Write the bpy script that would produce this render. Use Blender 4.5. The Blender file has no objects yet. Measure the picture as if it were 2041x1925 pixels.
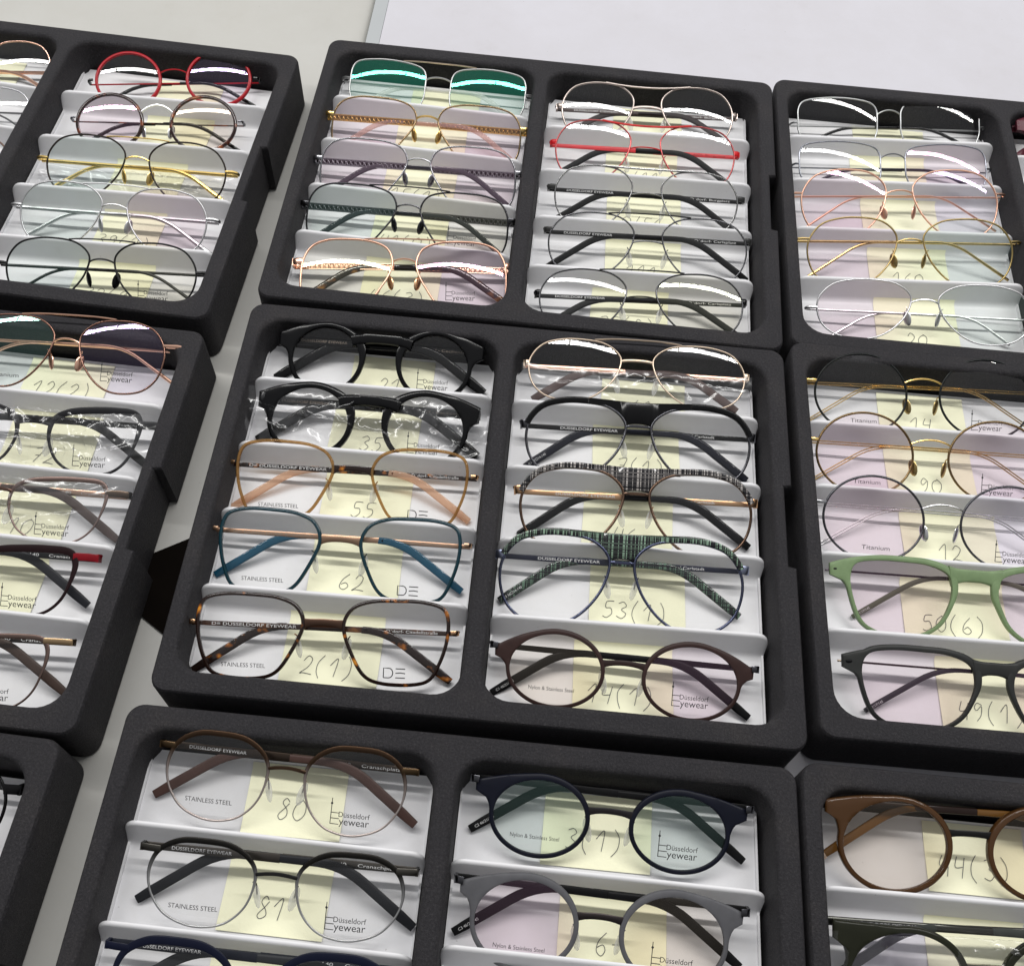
import bpy, bmesh, math, random
from mathutils import Vector, Matrix
from math import sin, cos, pi, radians, sqrt, hypot
random.seed(7)
SC = bpy.context.scene
COL = SC.collection
MM = 0.001

# ------------------------------------------------------------------ camera
cam = bpy.data.cameras.new('camera'); cam_ob = bpy.data.objects.new('camera', cam); COL.objects.link(cam_ob)
cam.sensor_fit = 'HORIZONTAL'; cam.sensor_width = 36.0; cam.lens = 36.0*2080.0/2041.0
cam.clip_start = 0.01; cam.clip_end = 50
CAMR = ((0.99569693, -0.09243811, 0.00654420), (0.08277561, 0.85542130, -0.51127547), (0.04166329, 0.50961711, 0.85939198))
CAMP = (10.0708*MM, -300.8612*MM, 527.7849*MM)
mw = Matrix.Identity(4)
for i in range(3):
    for j in range(3): mw[i][j] = CAMR[i][j]
    mw[i][3] = CAMP[i]
cam_ob.matrix_world = mw
SC.camera = cam_ob

# ------------------------------------------------------------------ world, lamps, exposure
W = bpy.data.worlds.new('World'); SC.world = W; W.use_nodes = True
_nt = W.node_tree; _bg = _nt.nodes['Background']
# soft hall light: pale ceiling above and beyond the table, dimmer towards the viewer's side and the floor
_tc = _nt.nodes.new('ShaderNodeTexCoord'); _dot = _nt.nodes.new('ShaderNodeVectorMath'); _dot.operation = 'DOT_PRODUCT'
_dot.inputs[1].default_value = (0.0, 0.42, 0.90); _nt.links.new(_tc.outputs['Generated'], _dot.inputs[0])
_mr = _nt.nodes.new('ShaderNodeMapRange'); _mr.inputs[1].default_value = -0.35; _mr.inputs[2].default_value = 0.95
_nt.links.new(_dot.outputs['Value'], _mr.inputs[0])
_rp = _nt.nodes.new('ShaderNodeValToRGB'); _rp.color_ramp.elements[0].color = (0.07, 0.07, 0.07, 1); _rp.color_ramp.elements[1].color = (0.54, 0.545, 0.56, 1)
_e = _rp.color_ramp.elements.new(0.45); _e.color = (0.19, 0.19, 0.19, 1)
_nt.links.new(_mr.outputs[0], _rp.inputs[0]); _nt.links.new(_rp.outputs[0], _bg.inputs[0])
_bg.inputs[1].default_value = 1.0
SC.view_settings.view_transform = 'Standard'; SC.view_settings.look = 'None'
SC.view_settings.exposure = 0.0; SC.view_settings.gamma = 1.0; SC.view_settings.use_curve_mapping = False
SC.render.engine = 'CYCLES'
SC.cycles.filter_width = 1.5
SC.cycles.max_bounces = 10; SC.cycles.transparent_max_bounces = 40; SC.cycles.diffuse_bounces = 4
SC.cycles.glossy_bounces = 5; SC.cycles.caustics_reflective = False; SC.cycles.caustics_refractive = False
def lamp(loc, size, power, col=(1, 0.985, 0.96)):
    l = bpy.data.lights.new('ceiling_tube', 'AREA'); l.shape = 'RECTANGLE'; l.size = size[0]; l.size_y = size[1]
    l.energy = power; l.color = col
    o = bpy.data.objects.new('ceiling_tube', l); COL.objects.link(o); o.location = loc
    return o
# a row of ceiling tubes end to end across the far side of the table
for k in range(4):
    lamp((-1.95 + 1.30*k, 0.80, 2.20), (1.275, 0.12), 20.5)

# ------------------------------------------------------------------ mesh builder
class MB:
    def __init__(s): s.v = []; s.f = []
    def add(s, vs, fs):
        o = len(s.v); s.v += [tuple(p) for p in vs]; s.f += [tuple(i+o for i in f) for f in fs]
    def merge(s, m): s.add(m.v, m.f)
    def box(s, x0, x1, y0, y1, z0, z1):
        s.add([(x0,y0,z0),(x1,y0,z0),(x1,y1,z0),(x0,y1,z0),(x0,y0,z1),(x1,y0,z1),(x1,y1,z1),(x0,y1,z1)],
              [(3,2,1,0),(4,5,6,7),(0,1,5,4),(1,2,6,5),(2,3,7,6),(3,0,4,7)])
    def tube(s, path, r, seg=8, closed=False):
        n = len(path); P = [Vector(p) for p in path]
        rs = r if isinstance(r, (list, tuple)) else [r]*n
        T = []
        for i in range(n):
            a = P[(i-1) % n] if (closed or i > 0) else P[0]
            b = P[(i+1) % n] if (closed or i < n-1) else P[-1]
            T.append((b-a).normalized())
        ref = Vector((0, 0, 1)) if abs(T[0].z) < .9 else Vector((0, 1, 0))
        N = (ref - T[0]*ref.dot(T[0])).normalized(); vs = []; fs = []
        for i in range(n):
            N = (N - T[i]*N.dot(T[i])).normalized(); B = T[i].cross(N)
            for k in range(seg):
                a = 2*pi*k/seg; vs.append(P[i] + (N*cos(a) + B*sin(a))*rs[i])
        m = n if closed else n-1
        for i in range(m):
            j = (i+1) % n
            for k in range(seg):
                k2 = (k+1) % seg; fs.append((i*seg+k, i*seg+k2, j*seg+k2, j*seg+k))
        if not closed:
            fs.append(tuple(range(seg))[::-1]); fs.append(tuple((n-1)*seg+k for k in range(seg)))
        s.add(vs, fs)
    def band(s, path, hw, ht, seg=12, closed=False, ex=3.5):
        """flat rounded section: hw across the path in the xy plane, ht along z"""
        n = len(path)
        hw = hw if isinstance(hw, (list, tuple)) else [hw]*n
        ht = ht if isinstance(ht, (list, tuple)) else [ht]*n
        sec = []
        for k in range(seg):
            a = 2*pi*(k+.5)/seg; c, d = cos(a), sin(a)
            sec.append((math.copysign(abs(c)**(2/ex), c), math.copysign(abs(d)**(2/ex), d)))
        vs = []; fs = []
        for i in range(n):
            a = path[(i-1) % n] if (closed or i > 0) else path[0]
            b = path[(i+1) % n] if (closed or i < n-1) else path[-1]
            tx, ty = b[0]-a[0], b[1]-a[1]; L = hypot(tx, ty) or 1
            nx, ny = -ty/L, tx/L
            for (c, d) in sec:
                vs.append((path[i][0]+nx*c*hw[i], path[i][1]+ny*c*hw[i], path[i][2]+d*ht[i]))
        m = n if closed else n-1
        for i in range(m):
            j = (i+1) % n
            for k in range(seg):
                k2 = (k+1) % seg; fs.append((i*seg+k, j*seg+k, j*seg+k2, i*seg+k2))
        if not closed:
            fs.append(tuple(range(seg))); fs.append(tuple((n-1)*seg+k for k in range(seg))[::-1])
        s.add(vs, fs)
    def blob(s, c, r, rot=None, nu=12, nv=8):
        vs = []; fs = []
        for j in range(nv+1):
            t = pi*j/nv
            for i in range(nu):
                a = 2*pi*i/nu
                p = Vector((r[0]*sin(t)*cos(a), r[1]*sin(t)*sin(a), r[2]*cos(t)))
                if rot: p = rot @ p
                vs.append(p+Vector(c))
        for j in range(nv):
            for i in range(nu):
                fs.append((j*nu+i, (j+1)*nu+i, (j+1)*nu+(i+1) % nu, j*nu+(i+1) % nu))
        s.add(vs, fs)

def link(name, mb, mat, parent=None, smooth=True, ang=38):
    me = bpy.data.meshes.new(name)
    me.from_pydata([(p[0]*MM, p[1]*MM, p[2]*MM) for p in mb.v], [], mb.f)
    me.validate(); me.update()
    bm = bmesh.new(); bm.from_mesh(me)
    bmesh.ops.recalc_face_normals(bm, faces=bm.faces) if smooth != 'flat' else None
    bm.to_mesh(me); bm.free()
    me.materials.append(mat)
    if smooth is True:
        me.polygons.foreach_set('use_smooth', [True]*len(me.polygons))
        me.set_sharp_from_angle(angle=radians(ang))
    o = bpy.data.objects.new(name, me); COL.objects.link(o)
    if parent: o.parent = parent
    return o
def empty(name, loc, rot=(0, 0, 0)):
    o = bpy.data.objects.new(name, None); COL.objects.link(o)
    o.location = Vector(loc)*MM; o.rotation_euler = rot; o.empty_display_size = .02
    return o
def tag(o, label=None, cat=None, group=None, kind=None):
    if label: o['label'] = label
    if cat: o['category'] = cat
    if group: o['group'] = group
    if kind: o['kind'] = kind
    return o

# ------------------------------------------------------------------ materials
MATS = {}
def newmat(name):
    m = bpy.data.materials.new(name); m.use_nodes = True
    nt = m.node_tree; nt.nodes.clear()
    out = nt.nodes.new('ShaderNodeOutputMaterial')
    return m, nt, out
def prin(nt, col, rough, metal=0., coat=0., spec=.5):
    b = nt.nodes.new('ShaderNodeBsdfPrincipled')
    b.inputs['Base Color'].default_value = (*col, 1); b.inputs['Roughness'].default_value = rough
    b.inputs['Metallic'].default_value = metal; b.inputs['Coat Weight'].default_value = coat
    b.inputs['Specular IOR Level'].default_value = spec
    return b
def noise(nt, scale, detail=3, rough=.6, dims='3D'):
    tc = nt.nodes.new('ShaderNodeTexCoord'); n = nt.nodes.new('ShaderNodeTexNoise'); n.noise_dimensions = dims
    n.inputs['Scale'].default_value = scale; n.inputs['Detail'].default_value = detail; n.inputs['Roughness'].default_value = rough
    nt.links.new(tc.outputs['Object'], n.inputs['Vector']); return n
def ramp(nt, src, stops):
    r = nt.nodes.new('ShaderNodeValToRGB'); cr = r.color_ramp
    while len(cr.elements) > 1: cr.elements.remove(cr.elements[-1])
    cr.elements[0].position = stops[0][0]; cr.elements[0].color = (*stops[0][1], 1)
    for p, c in stops[1:]:
        e = cr.elements.new(p); e.color = (*c, 1)
    nt.links.new(src, r.inputs[0]); return r
def bump(nt, src, b, strength, dist):
    bp = nt.nodes.new('ShaderNodeBump'); bp.inputs['Strength'].default_value = strength; bp.inputs['Distance'].default_value = dist
    nt.links.new(src, bp.inputs['Height']); nt.links.new(bp.outputs[0], b.inputs['Normal'])
def metal(col, rough=.24):
    k = ('metal', col, rough)
    if k not in MATS:
        m, nt, out = newmat('metal'); b = prin(nt, col, rough, 1.0)
        nt.links.new(b.outputs[0], out.inputs[0]); MATS[k] = m
    return MATS[k]
def plastic(col, rough=.3, spec=.2):
    k = ('plastic', col, rough, spec)
    if k not in MATS:
        m, nt, out = newmat('coloured_plastic'); b = prin(nt, col, rough, 0, 0, spec)
        n = noise(nt, 120, 3); r = ramp(nt, n.outputs[0], [(.3, tuple(c*.9 for c in col)), (.7, tuple(min(1, c*1.1) for c in col))])
        nt.links.new(r.outputs[0], b.inputs['Base Color']); nt.links.new(b.outputs[0], out.inputs[0]); MATS[k] = m
    return MATS[k]
def clear(col, mix=.5, rough=.08):
    k = ('clear', col, mix, rough)
    if k not in MATS:
        m, nt, out = newmat('translucent_acetate'); b = prin(nt, col, rough)
        t = nt.nodes.new('ShaderNodeBsdfTransparent'); t.inputs[0].default_value = (*[min(1, c**.5) for c in col], 1)
        mx = nt.nodes.new('ShaderNodeMixShader'); mx.inputs[0].default_value = mix
        nt.links.new(t.outputs[0], mx.inputs[1]); nt.links.new(b.outputs[0], mx.inputs[2]); nt.links.new(mx.outputs[0], out.inputs[0]); MATS[k] = m
    return MATS[k]
def tortoise(dark=(.013, .005, .003), amber=(.62, .25, .025), scale=120, lo=.59):
    k = ('tort', dark, amber, scale, lo)
    if k not in MATS:
        m, nt, out = newmat('tortoise_acetate'); b = prin(nt, dark, .12)
        n = noise(nt, scale, 2, .5); r = ramp(nt, n.outputs[0], [(lo, dark), (lo+.07, (amber[0]*.45, amber[1]*.35, amber[2]*.4)), (lo+.13, amber)])
        nt.links.new(r.outputs[0], b.inputs['Base Color']); nt.links.new(b.outputs[0], out.inputs[0]); MATS[k] = m
    return MATS[k]
def plaid(light):
    k = ('plaid', light)
    if k not in MATS:
        m, nt, out = newmat('plaid_acetate'); b = prin(nt, (0, 0, 0), .12)
        tc = nt.nodes.new('ShaderNodeTexCoord'); sp = nt.nodes.new('ShaderNodeSeparateXYZ'); nt.links.new(tc.outputs['Object'], sp.inputs[0])
        ms = []
        for ax, sc, th in ((0, 620, .60), (0, 1500, .62), (1, 900, .44), (1, 1500, .62)):
            n = nt.nodes.new('ShaderNodeTexNoise'); n.noise_dimensions = '1D'; n.inputs['Scale'].default_value = sc; n.inputs['Detail'].default_value = 1
            nt.links.new(sp.outputs[ax], n.inputs['W'])
            g = nt.nodes.new('ShaderNodeMath'); g.operation = 'GREATER_THAN'; g.inputs[1].default_value = th
            nt.links.new(n.outputs[0], g.inputs[0]); ms.append(g)
        def op(o, a, c):
            q = nt.nodes.new('ShaderNodeMath'); q.operation = o; nt.links.new(a, q.inputs[0]); nt.links.new(c, q.inputs[1]); return q.outputs[0]
        vx = op('MAXIMUM', ms[0].outputs[0], ms[1].outputs[0]); vy = op('MULTIPLY', ms[2].outputs[0], ms[2].outputs[0])
        tot = op('MULTIPLY', vx, vy); q = nt.nodes.new('ShaderNodeMath'); q.operation = 'MULTIPLY'; q.inputs[1].default_value = .35
        nt.links.new(ms[3].outputs[0], q.inputs[0]); tot = op('MAXIMUM', tot, q.outputs[0])
        r = ramp(nt, tot, [(0., (.008, .008, .01)), (1., light)])
        nt.links.new(r.outputs[0], b.inputs['Base Color']); nt.links.new(b.outputs[0], out.inputs[0]); MATS[k] = m
    return MATS[k]
def lens_mat(tint):
    k = ('lens', tint)
    if k not in MATS:
        trans, refl, base = {'clear': ((.982, .982, .980), (1, 1, 1), .008), 'pink': ((.974, .944, .958), (1, .62, .86), .035),
            'green': ((.965, .982, .970), (.62, 1, .8), .03), 'mint': ((.955, .975, .964), (.6, 1, .88), .03), 'teal': ((.965, .985, .975), (.13, 1, .64), .11),
            'violet': ((.975, .962, .98), (.8, .66, 1), .02), 'warm': ((.982, .962, .94), (1, .86, .7), .02),
            'olive': ((.960, .955, .925), (.95, 1, .8), .02)}[tint]
        m, nt, out = newmat('spectacle_lens')
        t = nt.nodes.new('ShaderNodeBsdfTransparent'); t.inputs[0].default_value = (*trans, 1)
        g = nt.nodes.new('ShaderNodeBsdfGlossy'); g.inputs['Roughness'].default_value = 0.0; g.inputs['Color'].default_value = (*refl, 1)
        fr = nt.nodes.new('ShaderNodeFresnel'); fr.inputs[0].default_value = 1.38
        ad = nt.nodes.new('ShaderNodeMath'); ad.inputs[1].default_value = base; nt.links.new(fr.outputs[0], ad.inputs[0])
        ge = nt.nodes.new('ShaderNodeNewGeometry'); iv = nt.nodes.new('ShaderNodeMath'); iv.operation = 'SUBTRACT'; iv.inputs[0].default_value = 1; nt.links.new(ge.outputs['Backfacing'], iv.inputs[1])
        ml = nt.nodes.new('ShaderNodeMath'); ml.operation = 'MULTIPLY'; nt.links.new(ad.outputs[0], ml.inputs[0]); nt.links.new(iv.outputs[0], ml.inputs[1])
        mx = nt.nodes.new('ShaderNodeMixShader')
        nt.links.new(ml.outputs[0], mx.inputs[0]); nt.links.new(t.outputs[0], mx.inputs[1]); nt.links.new(g.outputs[0], mx.inputs[2])
        nt.links.new(mx.outputs[0], out.inputs[0]); MATS[k] = m
    return MATS[k]
def film_mat():
    if 'film' not in MATS:
        m, nt, out = newmat('clear_film')
        t = nt.nodes.new('ShaderNodeBsdfTransparent'); t.inputs[0].default_value = (.992, .992, .994, 1)
        g = nt.nodes.new('ShaderNodeBsdfGlossy'); g.inputs['Roughness'].default_value = .2
        lw = nt.nodes.new('ShaderNodeLayerWeight'); lw.inputs[0].default_value = .44
        ge = nt.nodes.new('ShaderNodeNewGeometry'); iv = nt.nodes.new('ShaderNodeMath'); iv.operation = 'SUBTRACT'; iv.inputs[0].default_value = 1; nt.links.new(ge.outputs['Backfacing'], iv.inputs[1])
        ml = nt.nodes.new('ShaderNodeMath'); ml.operation = 'MULTIPLY'; nt.links.new(lw.outputs['Fresnel'], ml.inputs[0]); nt.links.new(iv.outputs[0], ml.inputs[1])
        mx = nt.nodes.new('ShaderNodeMixShader'); nt.links.new(ml.outputs[0], mx.inputs[0]); nt.links.new(t.outputs[0], mx.inputs[1]); nt.links.new(g.outputs[0], mx.inputs[2])
        nt.links.new(mx.outputs[0], out.inputs[0]); MATS['film'] = m
    return MATS['film']
def twotone(top, bot, rough, v0, v1):
    k = ('two', top, bot, rough, v0, v1)
    if k not in MATS:
        m, nt, out = newmat('two_tone_metal'); b = prin(nt, top, rough, 1.0)
        tc = nt.nodes.new('ShaderNodeTexCoord'); sp = nt.nodes.new('ShaderNodeSeparateXYZ'); nt.links.new(tc.outputs['Object'], sp.inputs[0])
        mr = nt.nodes.new('ShaderNodeMapRange'); mr.inputs[1].default_value = v0*MM; mr.inputs[2].default_value = v1*MM; nt.links.new(sp.outputs[1], mr.inputs[0])
        r = ramp(nt, mr.outputs[0], [(0, bot), (1, top)]); nt.links.new(r.outputs[0], b.inputs['Base Color']); nt.links.new(b.outputs[0], out.inputs[0]); MATS[k] = m
    return MATS[k]
def foam_mat():
    m, nt, out = newmat('black_foam'); b = prin(nt, (.03, .03, .03), .72, 0, 0, .35)
    n = noise(nt, 780, 5, .8); n2 = noise(nt, 28, 5, .65)
    r = ramp(nt, n.outputs[0], [(.30, (.0125, .012, .0132)), (.50, (.0245, .0235, .0262)), (.60, (.036, .0345, .037)), (.72, (.075, .072, .074))])
    r2 = ramp(nt, n2.outputs[0], [(.3, (.84, .83, .87)), (.52, (1, .98, 1.01)), (.66, (1.2, 1.15, 1.12)), (.8, (1.6, 1.48, 1.38))])
    mx = nt.nodes.new('ShaderNodeMixRGB'); mx.blend_type = 'MULTIPLY'; mx.inputs[0].default_value = 1
    nt.links.new(r.outputs[0], mx.inputs[1]); nt.links.new(r2.outputs[0], mx.inputs[2]); nt.links.new(mx.outputs[0], b.inputs['Base Color'])
    bump(nt, n.outputs[0], b, .8, .0014)
    nt.links.new(b.outputs[0], out.inputs[0]); return m
def simple(name, col, rough, var=.04, scale=9, bstr=0, bscale=300, spec=.5):
    m, nt, out = newmat(name); b = prin(nt, col, rough, 0, 0, spec)
    n = noise(nt, scale, 5, .6); r = ramp(nt, n.outputs[0], [(.3, tuple(c*(1-var) for c in col)), (.7, tuple(min(.95, c*(1+var)) for c in col))])
    nt.links.new(r.outputs[0], b.inputs['Base Color'])
    if bscale == 61 or bscale == 401:      # faint rubbed marks and specks of dirt
        n3 = noise(nt, 14 if bscale == 401 else 45, 6, .75); n4 = noise(nt, 420, 2, .5)
        r3 = ramp(nt, n3.outputs[0], [(.35, (1, 1, 1)), (.62, (.96, .955, .945)), (.78, (.90, .89, .87))]); r4 = ramp(nt, n4.outputs[0], [(.0, (1, 1, 1)), (.76, (1, 1, 1)), (.80, (.62, .6, .58))])
        m1 = nt.nodes.new('ShaderNodeMixRGB'); m1.blend_type = 'MULTIPLY'; m1.inputs[0].default_value = 1; nt.links.new(r.outputs[0], m1.inputs[1]); nt.links.new(r3.outputs[0], m1.inputs[2])
        m2 = nt.nodes.new('ShaderNodeMixRGB'); m2.blend_type = 'MULTIPLY'; m2.inputs[0].default_value = .7; nt.links.new(m1.outputs[0], m2.inputs[1]); nt.links.new(r4.outputs[0], m2.inputs[2])
        nt.links.new(m2.outputs[0], b.inputs['Base Color'])
    if bstr:
        n2 = noise(nt, bscale, 3); bump(nt, n2.outputs[0], b, bstr, .0006)
    nt.links.new(b.outputs[0], out.inputs[0]); return m
M_FOAM = foam_mat()
M_INSERT = simple('white_styrene', (.735, .735, .755), .36, .02, 30, .12, 61)
M_NOTE = simple('yellow_paper', (.875, .865, .635), .75, .03, 40, .15, 500)
M_INK = simple('grey_ink', (.075, .075, .08), .6, .1)
M_PRINT = simple('black_print', (.02, .02, .022), .5, .1)
M_WPRINT = simple('white_print', (.72, .72, .72), .5, .03)
M_GPRINT = simple('faded_print', (.30, .24, .19), .5, .03)
M_CREAM = simple('cream_laminate', (.50, .495, .468), .42, .03, 6, .05, 401)
M_WHITE = simple('white_laminate', (.58, .572, .615), .38, .015, 5, .04, 401)
M_ALU = simple('grey_edge', (.42, .44, .45), .4, .03)
M_GAP_SHADE = simple('gap_shadow', (.0035, .0022, .0014), .95, .2, 60, 0, 300, .1)  # near-black colour standing in for the shade between two trays
M_SCREW = metal((.7, .7, .7), .2)
M_SIL = clear((.86, .86, .84), .34, .12)
BLACK = plastic((.003, .003, .0035), .16, .22)
MBLACK = plastic((.0055, .0055, .006), .45, .15)
DGREY = plastic((.018, .0185, .02), .45)
# ------------------------------------------------------------------ tables
TZ = -41.0
def cream_table():
    mb = MB(); prof = [(-1150, TZ)] + [(-232 + 8*k, TZ - .03*k*k) for k in range(0, 10)] + [(-154.5, TZ-6), (-153.2, TZ-9), (-153, TZ-30), (-1150, TZ-30)]
    y0, y1 = -900, 1100; n = len(prof)
    mb.add([(x, y0, z) for x, z in prof] + [(x, y1, z) for x, z in prof],
           [(i, (i+1) % n, n+(i+1) % n, n+i) for i in range(n)] + [tuple(range(n))[::-1], tuple(range(n, 2*n))])
    o = link('cream_table', mb, M_CREAM)
    tag(o, 'cream table top with rounded edge under the left trays', 'table')
cream_table()
root = empty('white_table', (0, 0, TZ-30))
tag(root, 'white table top with brushed aluminium edge under the right trays', 'table')
mb = MB(); mb.box(-140.6, 1250, -900, 1100, -.0, 30.0); link('table_top', mb, M_WHITE, root, False)
mb = MB(); mb.box(-152.2, -141.0, -900, 1100, -.0, 29.6); link('edge_strip', mb, M_ALU, root, False)
mb = MB()  # added sheet: paints the deep shadow between the left and centre trays
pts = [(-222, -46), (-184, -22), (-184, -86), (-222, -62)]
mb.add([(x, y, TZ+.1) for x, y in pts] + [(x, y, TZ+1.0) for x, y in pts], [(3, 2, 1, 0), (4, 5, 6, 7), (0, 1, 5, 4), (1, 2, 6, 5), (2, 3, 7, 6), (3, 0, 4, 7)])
tag(link('gap_shadow_sheet', mb, M_GAP_SHADE, None, False), 'near-black sheet painted as the shadow on the table in the gap between two black trays', 'painted shadow')

# ------------------------------------------------------------------ foam trays
def rrect(x0, x1, y0, y1, r, n=7):
    o = []
    for (cx, cy, a0) in ((x1-r, y1-r, 0), (x0+r, y1-r, 90), (x0+r, y0+r, 180), (x1-r, y0+r, 270)):
        for k in range(n+1):
            a = radians(a0+90*k/n); o.append((cx+r*cos(a), cy+r*sin(a)))
    return o
def inset(poly, d):
    n = len(poly); o = []
    for i in range(n):
        a, b, c = poly[i-1], poly[i], poly[(i+1) % n]
        t1 = Vector((b[0]-a[0], b[1]-a[1])).normalized(); t2 = Vector((c[0]-b[0], c[1]-b[1])).normalized()
        n1 = Vector((-t1.y, t1.x)); n2 = Vector((-t2.y, t2.x)); m = (n1+n2); m /= max(.3, m.length_squared/2) if m.length_squared > 0 else 1
        o.append((b[0]+m.x*d, b[1]+m.y*d))
    return o
TW, TL = 172.5, 131.4
PK = {'L': (-162.5, -11), 'R': (.5, 160)}
PK_FAR = {'L': (-162.5, -2), 'R': (8.0, 162)}; PK_WIDE = {'L': (-162.5, 18), 'R': (28, 162)}
def tray_mesh(PK=PK):
    mb = MB()
    out = rrect(-TW, TW, -TL, TL, 9)
    # hinge notch in the right side
    k = next(i for i in range(len(out)) if abs(out[i][0]-TW) < 1e-6 and out[i][1] < 0 and abs(out[(i+1) % len(out)][0]-TW) < 1e-6)if False else len(out)-1
    out = out + [(TW, -25), (TW-4.6, -24), (TW-4.6, 28), (TW, 29)]
    loops = [(inset(out, d), z) for d, z in ((1.0, TZ+.02), (0, TZ+1.2), (0, -3.0), (.3, -1.5), (1.1, -.4), (2.6, 0), (3.1, 0))]
    n = len(out); base = 0; vs = []; fs = []
    for lp, z in loops: vs += [(x, y, z) for x, y in lp]
    for a in range(len(loops)-1):
        for i in range(n):
            j = (i+1) % n; fs.append((a*n+i, a*n+j, (a+1)*n+j, (a+1)*n+i))
    fs.append(tuple(range(n))[::-1])
    tops = [[(len(loops)-1)*n+i for i in range(n)]]
    for w in 'LR':
        p = rrect(PK[w][0], PK[w][1], -118.5, 119, 15); m = len(p); b0 = len(vs)
        lps = [(inset(p, d), z) for d, z in ((-4.0, 0), (-3.5, 0), (-2.2, -.25), (-1.1, -.9), (-.35, -2.0), (0, -3.8), (1.5, -32), (2.5, -33))]
        for lp, z in lps: vs += [(x, y, z) for x, y in lp]
        for a in range(len(lps)-1):
            for i in range(m):
                j = (i+1) % m; fs.append((b0+a*m+i, b0+a*m+j, b0+(a+1)*m+j, b0+(a+1)*m+i))
        fs.append(tuple(b0+(len(lps)-1)*m+i for i in range(m)))
        tops.append([b0+i for i in range(m)])
    bm = bmesh.new(); bv = [bm.verts.new((x*MM, y*MM, z*MM)) for x, y, z in vs]
    for f in fs: bm.faces.new([bv[i] for i in f])
    bm.edges.ensure_lookup_table(); ed = []
    for t in tops:
        for i in range(len(t)):
            e = bm.edges.get((bv[t[i]], bv[t[(i+1) % len(t)]]))
            ed.append(e or bm.edges.new((bv[t[i]], bv[t[(i+1) % len(t)]])))
    bmesh.ops.triangle_fill(bm, edges=ed, use_beauty=True, use_dissolve=False)
    bmesh.ops.recalc_face_normals(bm, faces=bm.faces)
    me = bpy.data.meshes.new('foam_tray'); bm.to_mesh(me); bm.free()
    me.polygons.foreach_set('use_smooth', [True]*len(me.polygons)); me.set_sharp_from_angle(angle=radians(35))
    me.materials.append(M_FOAM); return me
TRAYS = {'M1': (2.3, 265.3, -.92), 'M2': (0, 0, 0), 'M3': (-7.6, -270.5, -.24), 'R1': (350.6, 267.7, -.2), 'R2': (350.2, 10, .43), 'R3': (339.6, -268.0, -.22),
         'L1': (-365.1, 251.8, -2.49), 'L2': (-371.6, -23.5, -1.39), 'L3': (-383, -286.8, -1.86)}
TRAY_LABEL = {'M1': 'black foam tray on the seam of the tables, nearest the gold chain-temple glasses', 'M2': 'black foam tray in the centre holding the tortoiseshell and plaid glasses',
    'M3': 'black foam tray in front of the centre tray, with navy and grey round glasses', 'R1': 'black foam tray at the far right with thin silver and rose gold glasses',
    'R2': 'black foam tray at the right holding the green plastic glasses', 'R3': 'black foam tray at the front right corner with the brown round glasses',
    'L1': 'black foam tray at the far left with the red round glasses', 'L2': 'black foam tray at the left edge holding the red-cornered glasses', 'L3': 'black foam tray at the front left corner, a black temple sticking out'}
tm = tray_mesh(); tm_far = tray_mesh(PK_FAR); tm_wide = tray_mesh(PK_WIDE)
for t, (x, y, a) in TRAYS.items():
    o = bpy.data.objects.new('foam_tray', {'R1': tm_far, 'R2': tm_wide}.get(t, tm)); COL.objects.link(o); o.location = (x*MM, y*MM, 0); o.rotation_euler = (0, 0, radians(a))
    tag(o, TRAY_LABEL[t], 'tray', 'black foam display trays on the table')

# ------------------------------------------------------------------ stepped white inserts
FLOOR = -24.5; LIPZ = -10.0
LIPS = {'M2L': ([80.4, 31.9, -14.5, -63.7], .7), 'M2R': ([81.6, 32.9, -16.7, -65.2], 1.0), 'M1L': ([77.6, 30.4, -16.8, -62.8], -1.2), 'M1R': ([72.3, 25.7, -21.5, -68.1], 2.1),
    'R1L': ([85.5, 39.4, -9.5, -56.6], 4.3), 'R2L': ([77.4, 30.5, -15.6, -64], .6), 'L1R': ([77.3, 28.8, -21.5, -70], 3.1), 'L2R': ([78.1, 25.5, -20.5, -66], .3),
    'M3L': ([73.6, 27.1, -20, -66], -.7), 'M3R': ([71.2, 31.9, -17, -66], -.4), 'R3L': ([73.1, 26, -22, -69], .5), 'L1L': ([75.2, 30.6, -18, -66], -2.),
    'L3R': ([75, 27, -20, -68], 0.), 'R1R': ([84, 36, -12, -60], 3.), 'R2R': ([77, 30, -16, -64], 0.), 'R3R': ([73, 26, -22, -69], 0.)}
XW = {'L': (-161.5, -12.5), 'R': (2.0, 156.5), 'R1L': (-161.5, -3.2), 'R1R': (9.5, 160), 'R2L': (-161.5, 16.5), 'R2R': (29.5, 160.5)}
def floor_prof(lips):
    """(y, z, top) from the back edge to the front edge; lip points carry top=1"""
    P = [(114.5, FLOOR+1.5, 0), (113, FLOOR, 0)]
    for L in lips:
        P += [(L-4.5, FLOOR, 0), (L-2.2, FLOOR+3, .2), (L+.8, LIPZ-1.2, .95), (L+.9, LIPZ-.3, 1), (L, LIPZ, 1), (L-1.0, LIPZ-.3, 1), (L-1.6, LIPZ-1.4, .95),
              (L-6.6, FLOOR+3.6, .22), (L-7.4, FLOOR+1.9, .1), (L-8.8, FLOOR+.6, .03), (L-11, FLOOR, 0)]
    P += [(-116, FLOOR, 0)]
    return P
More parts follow.
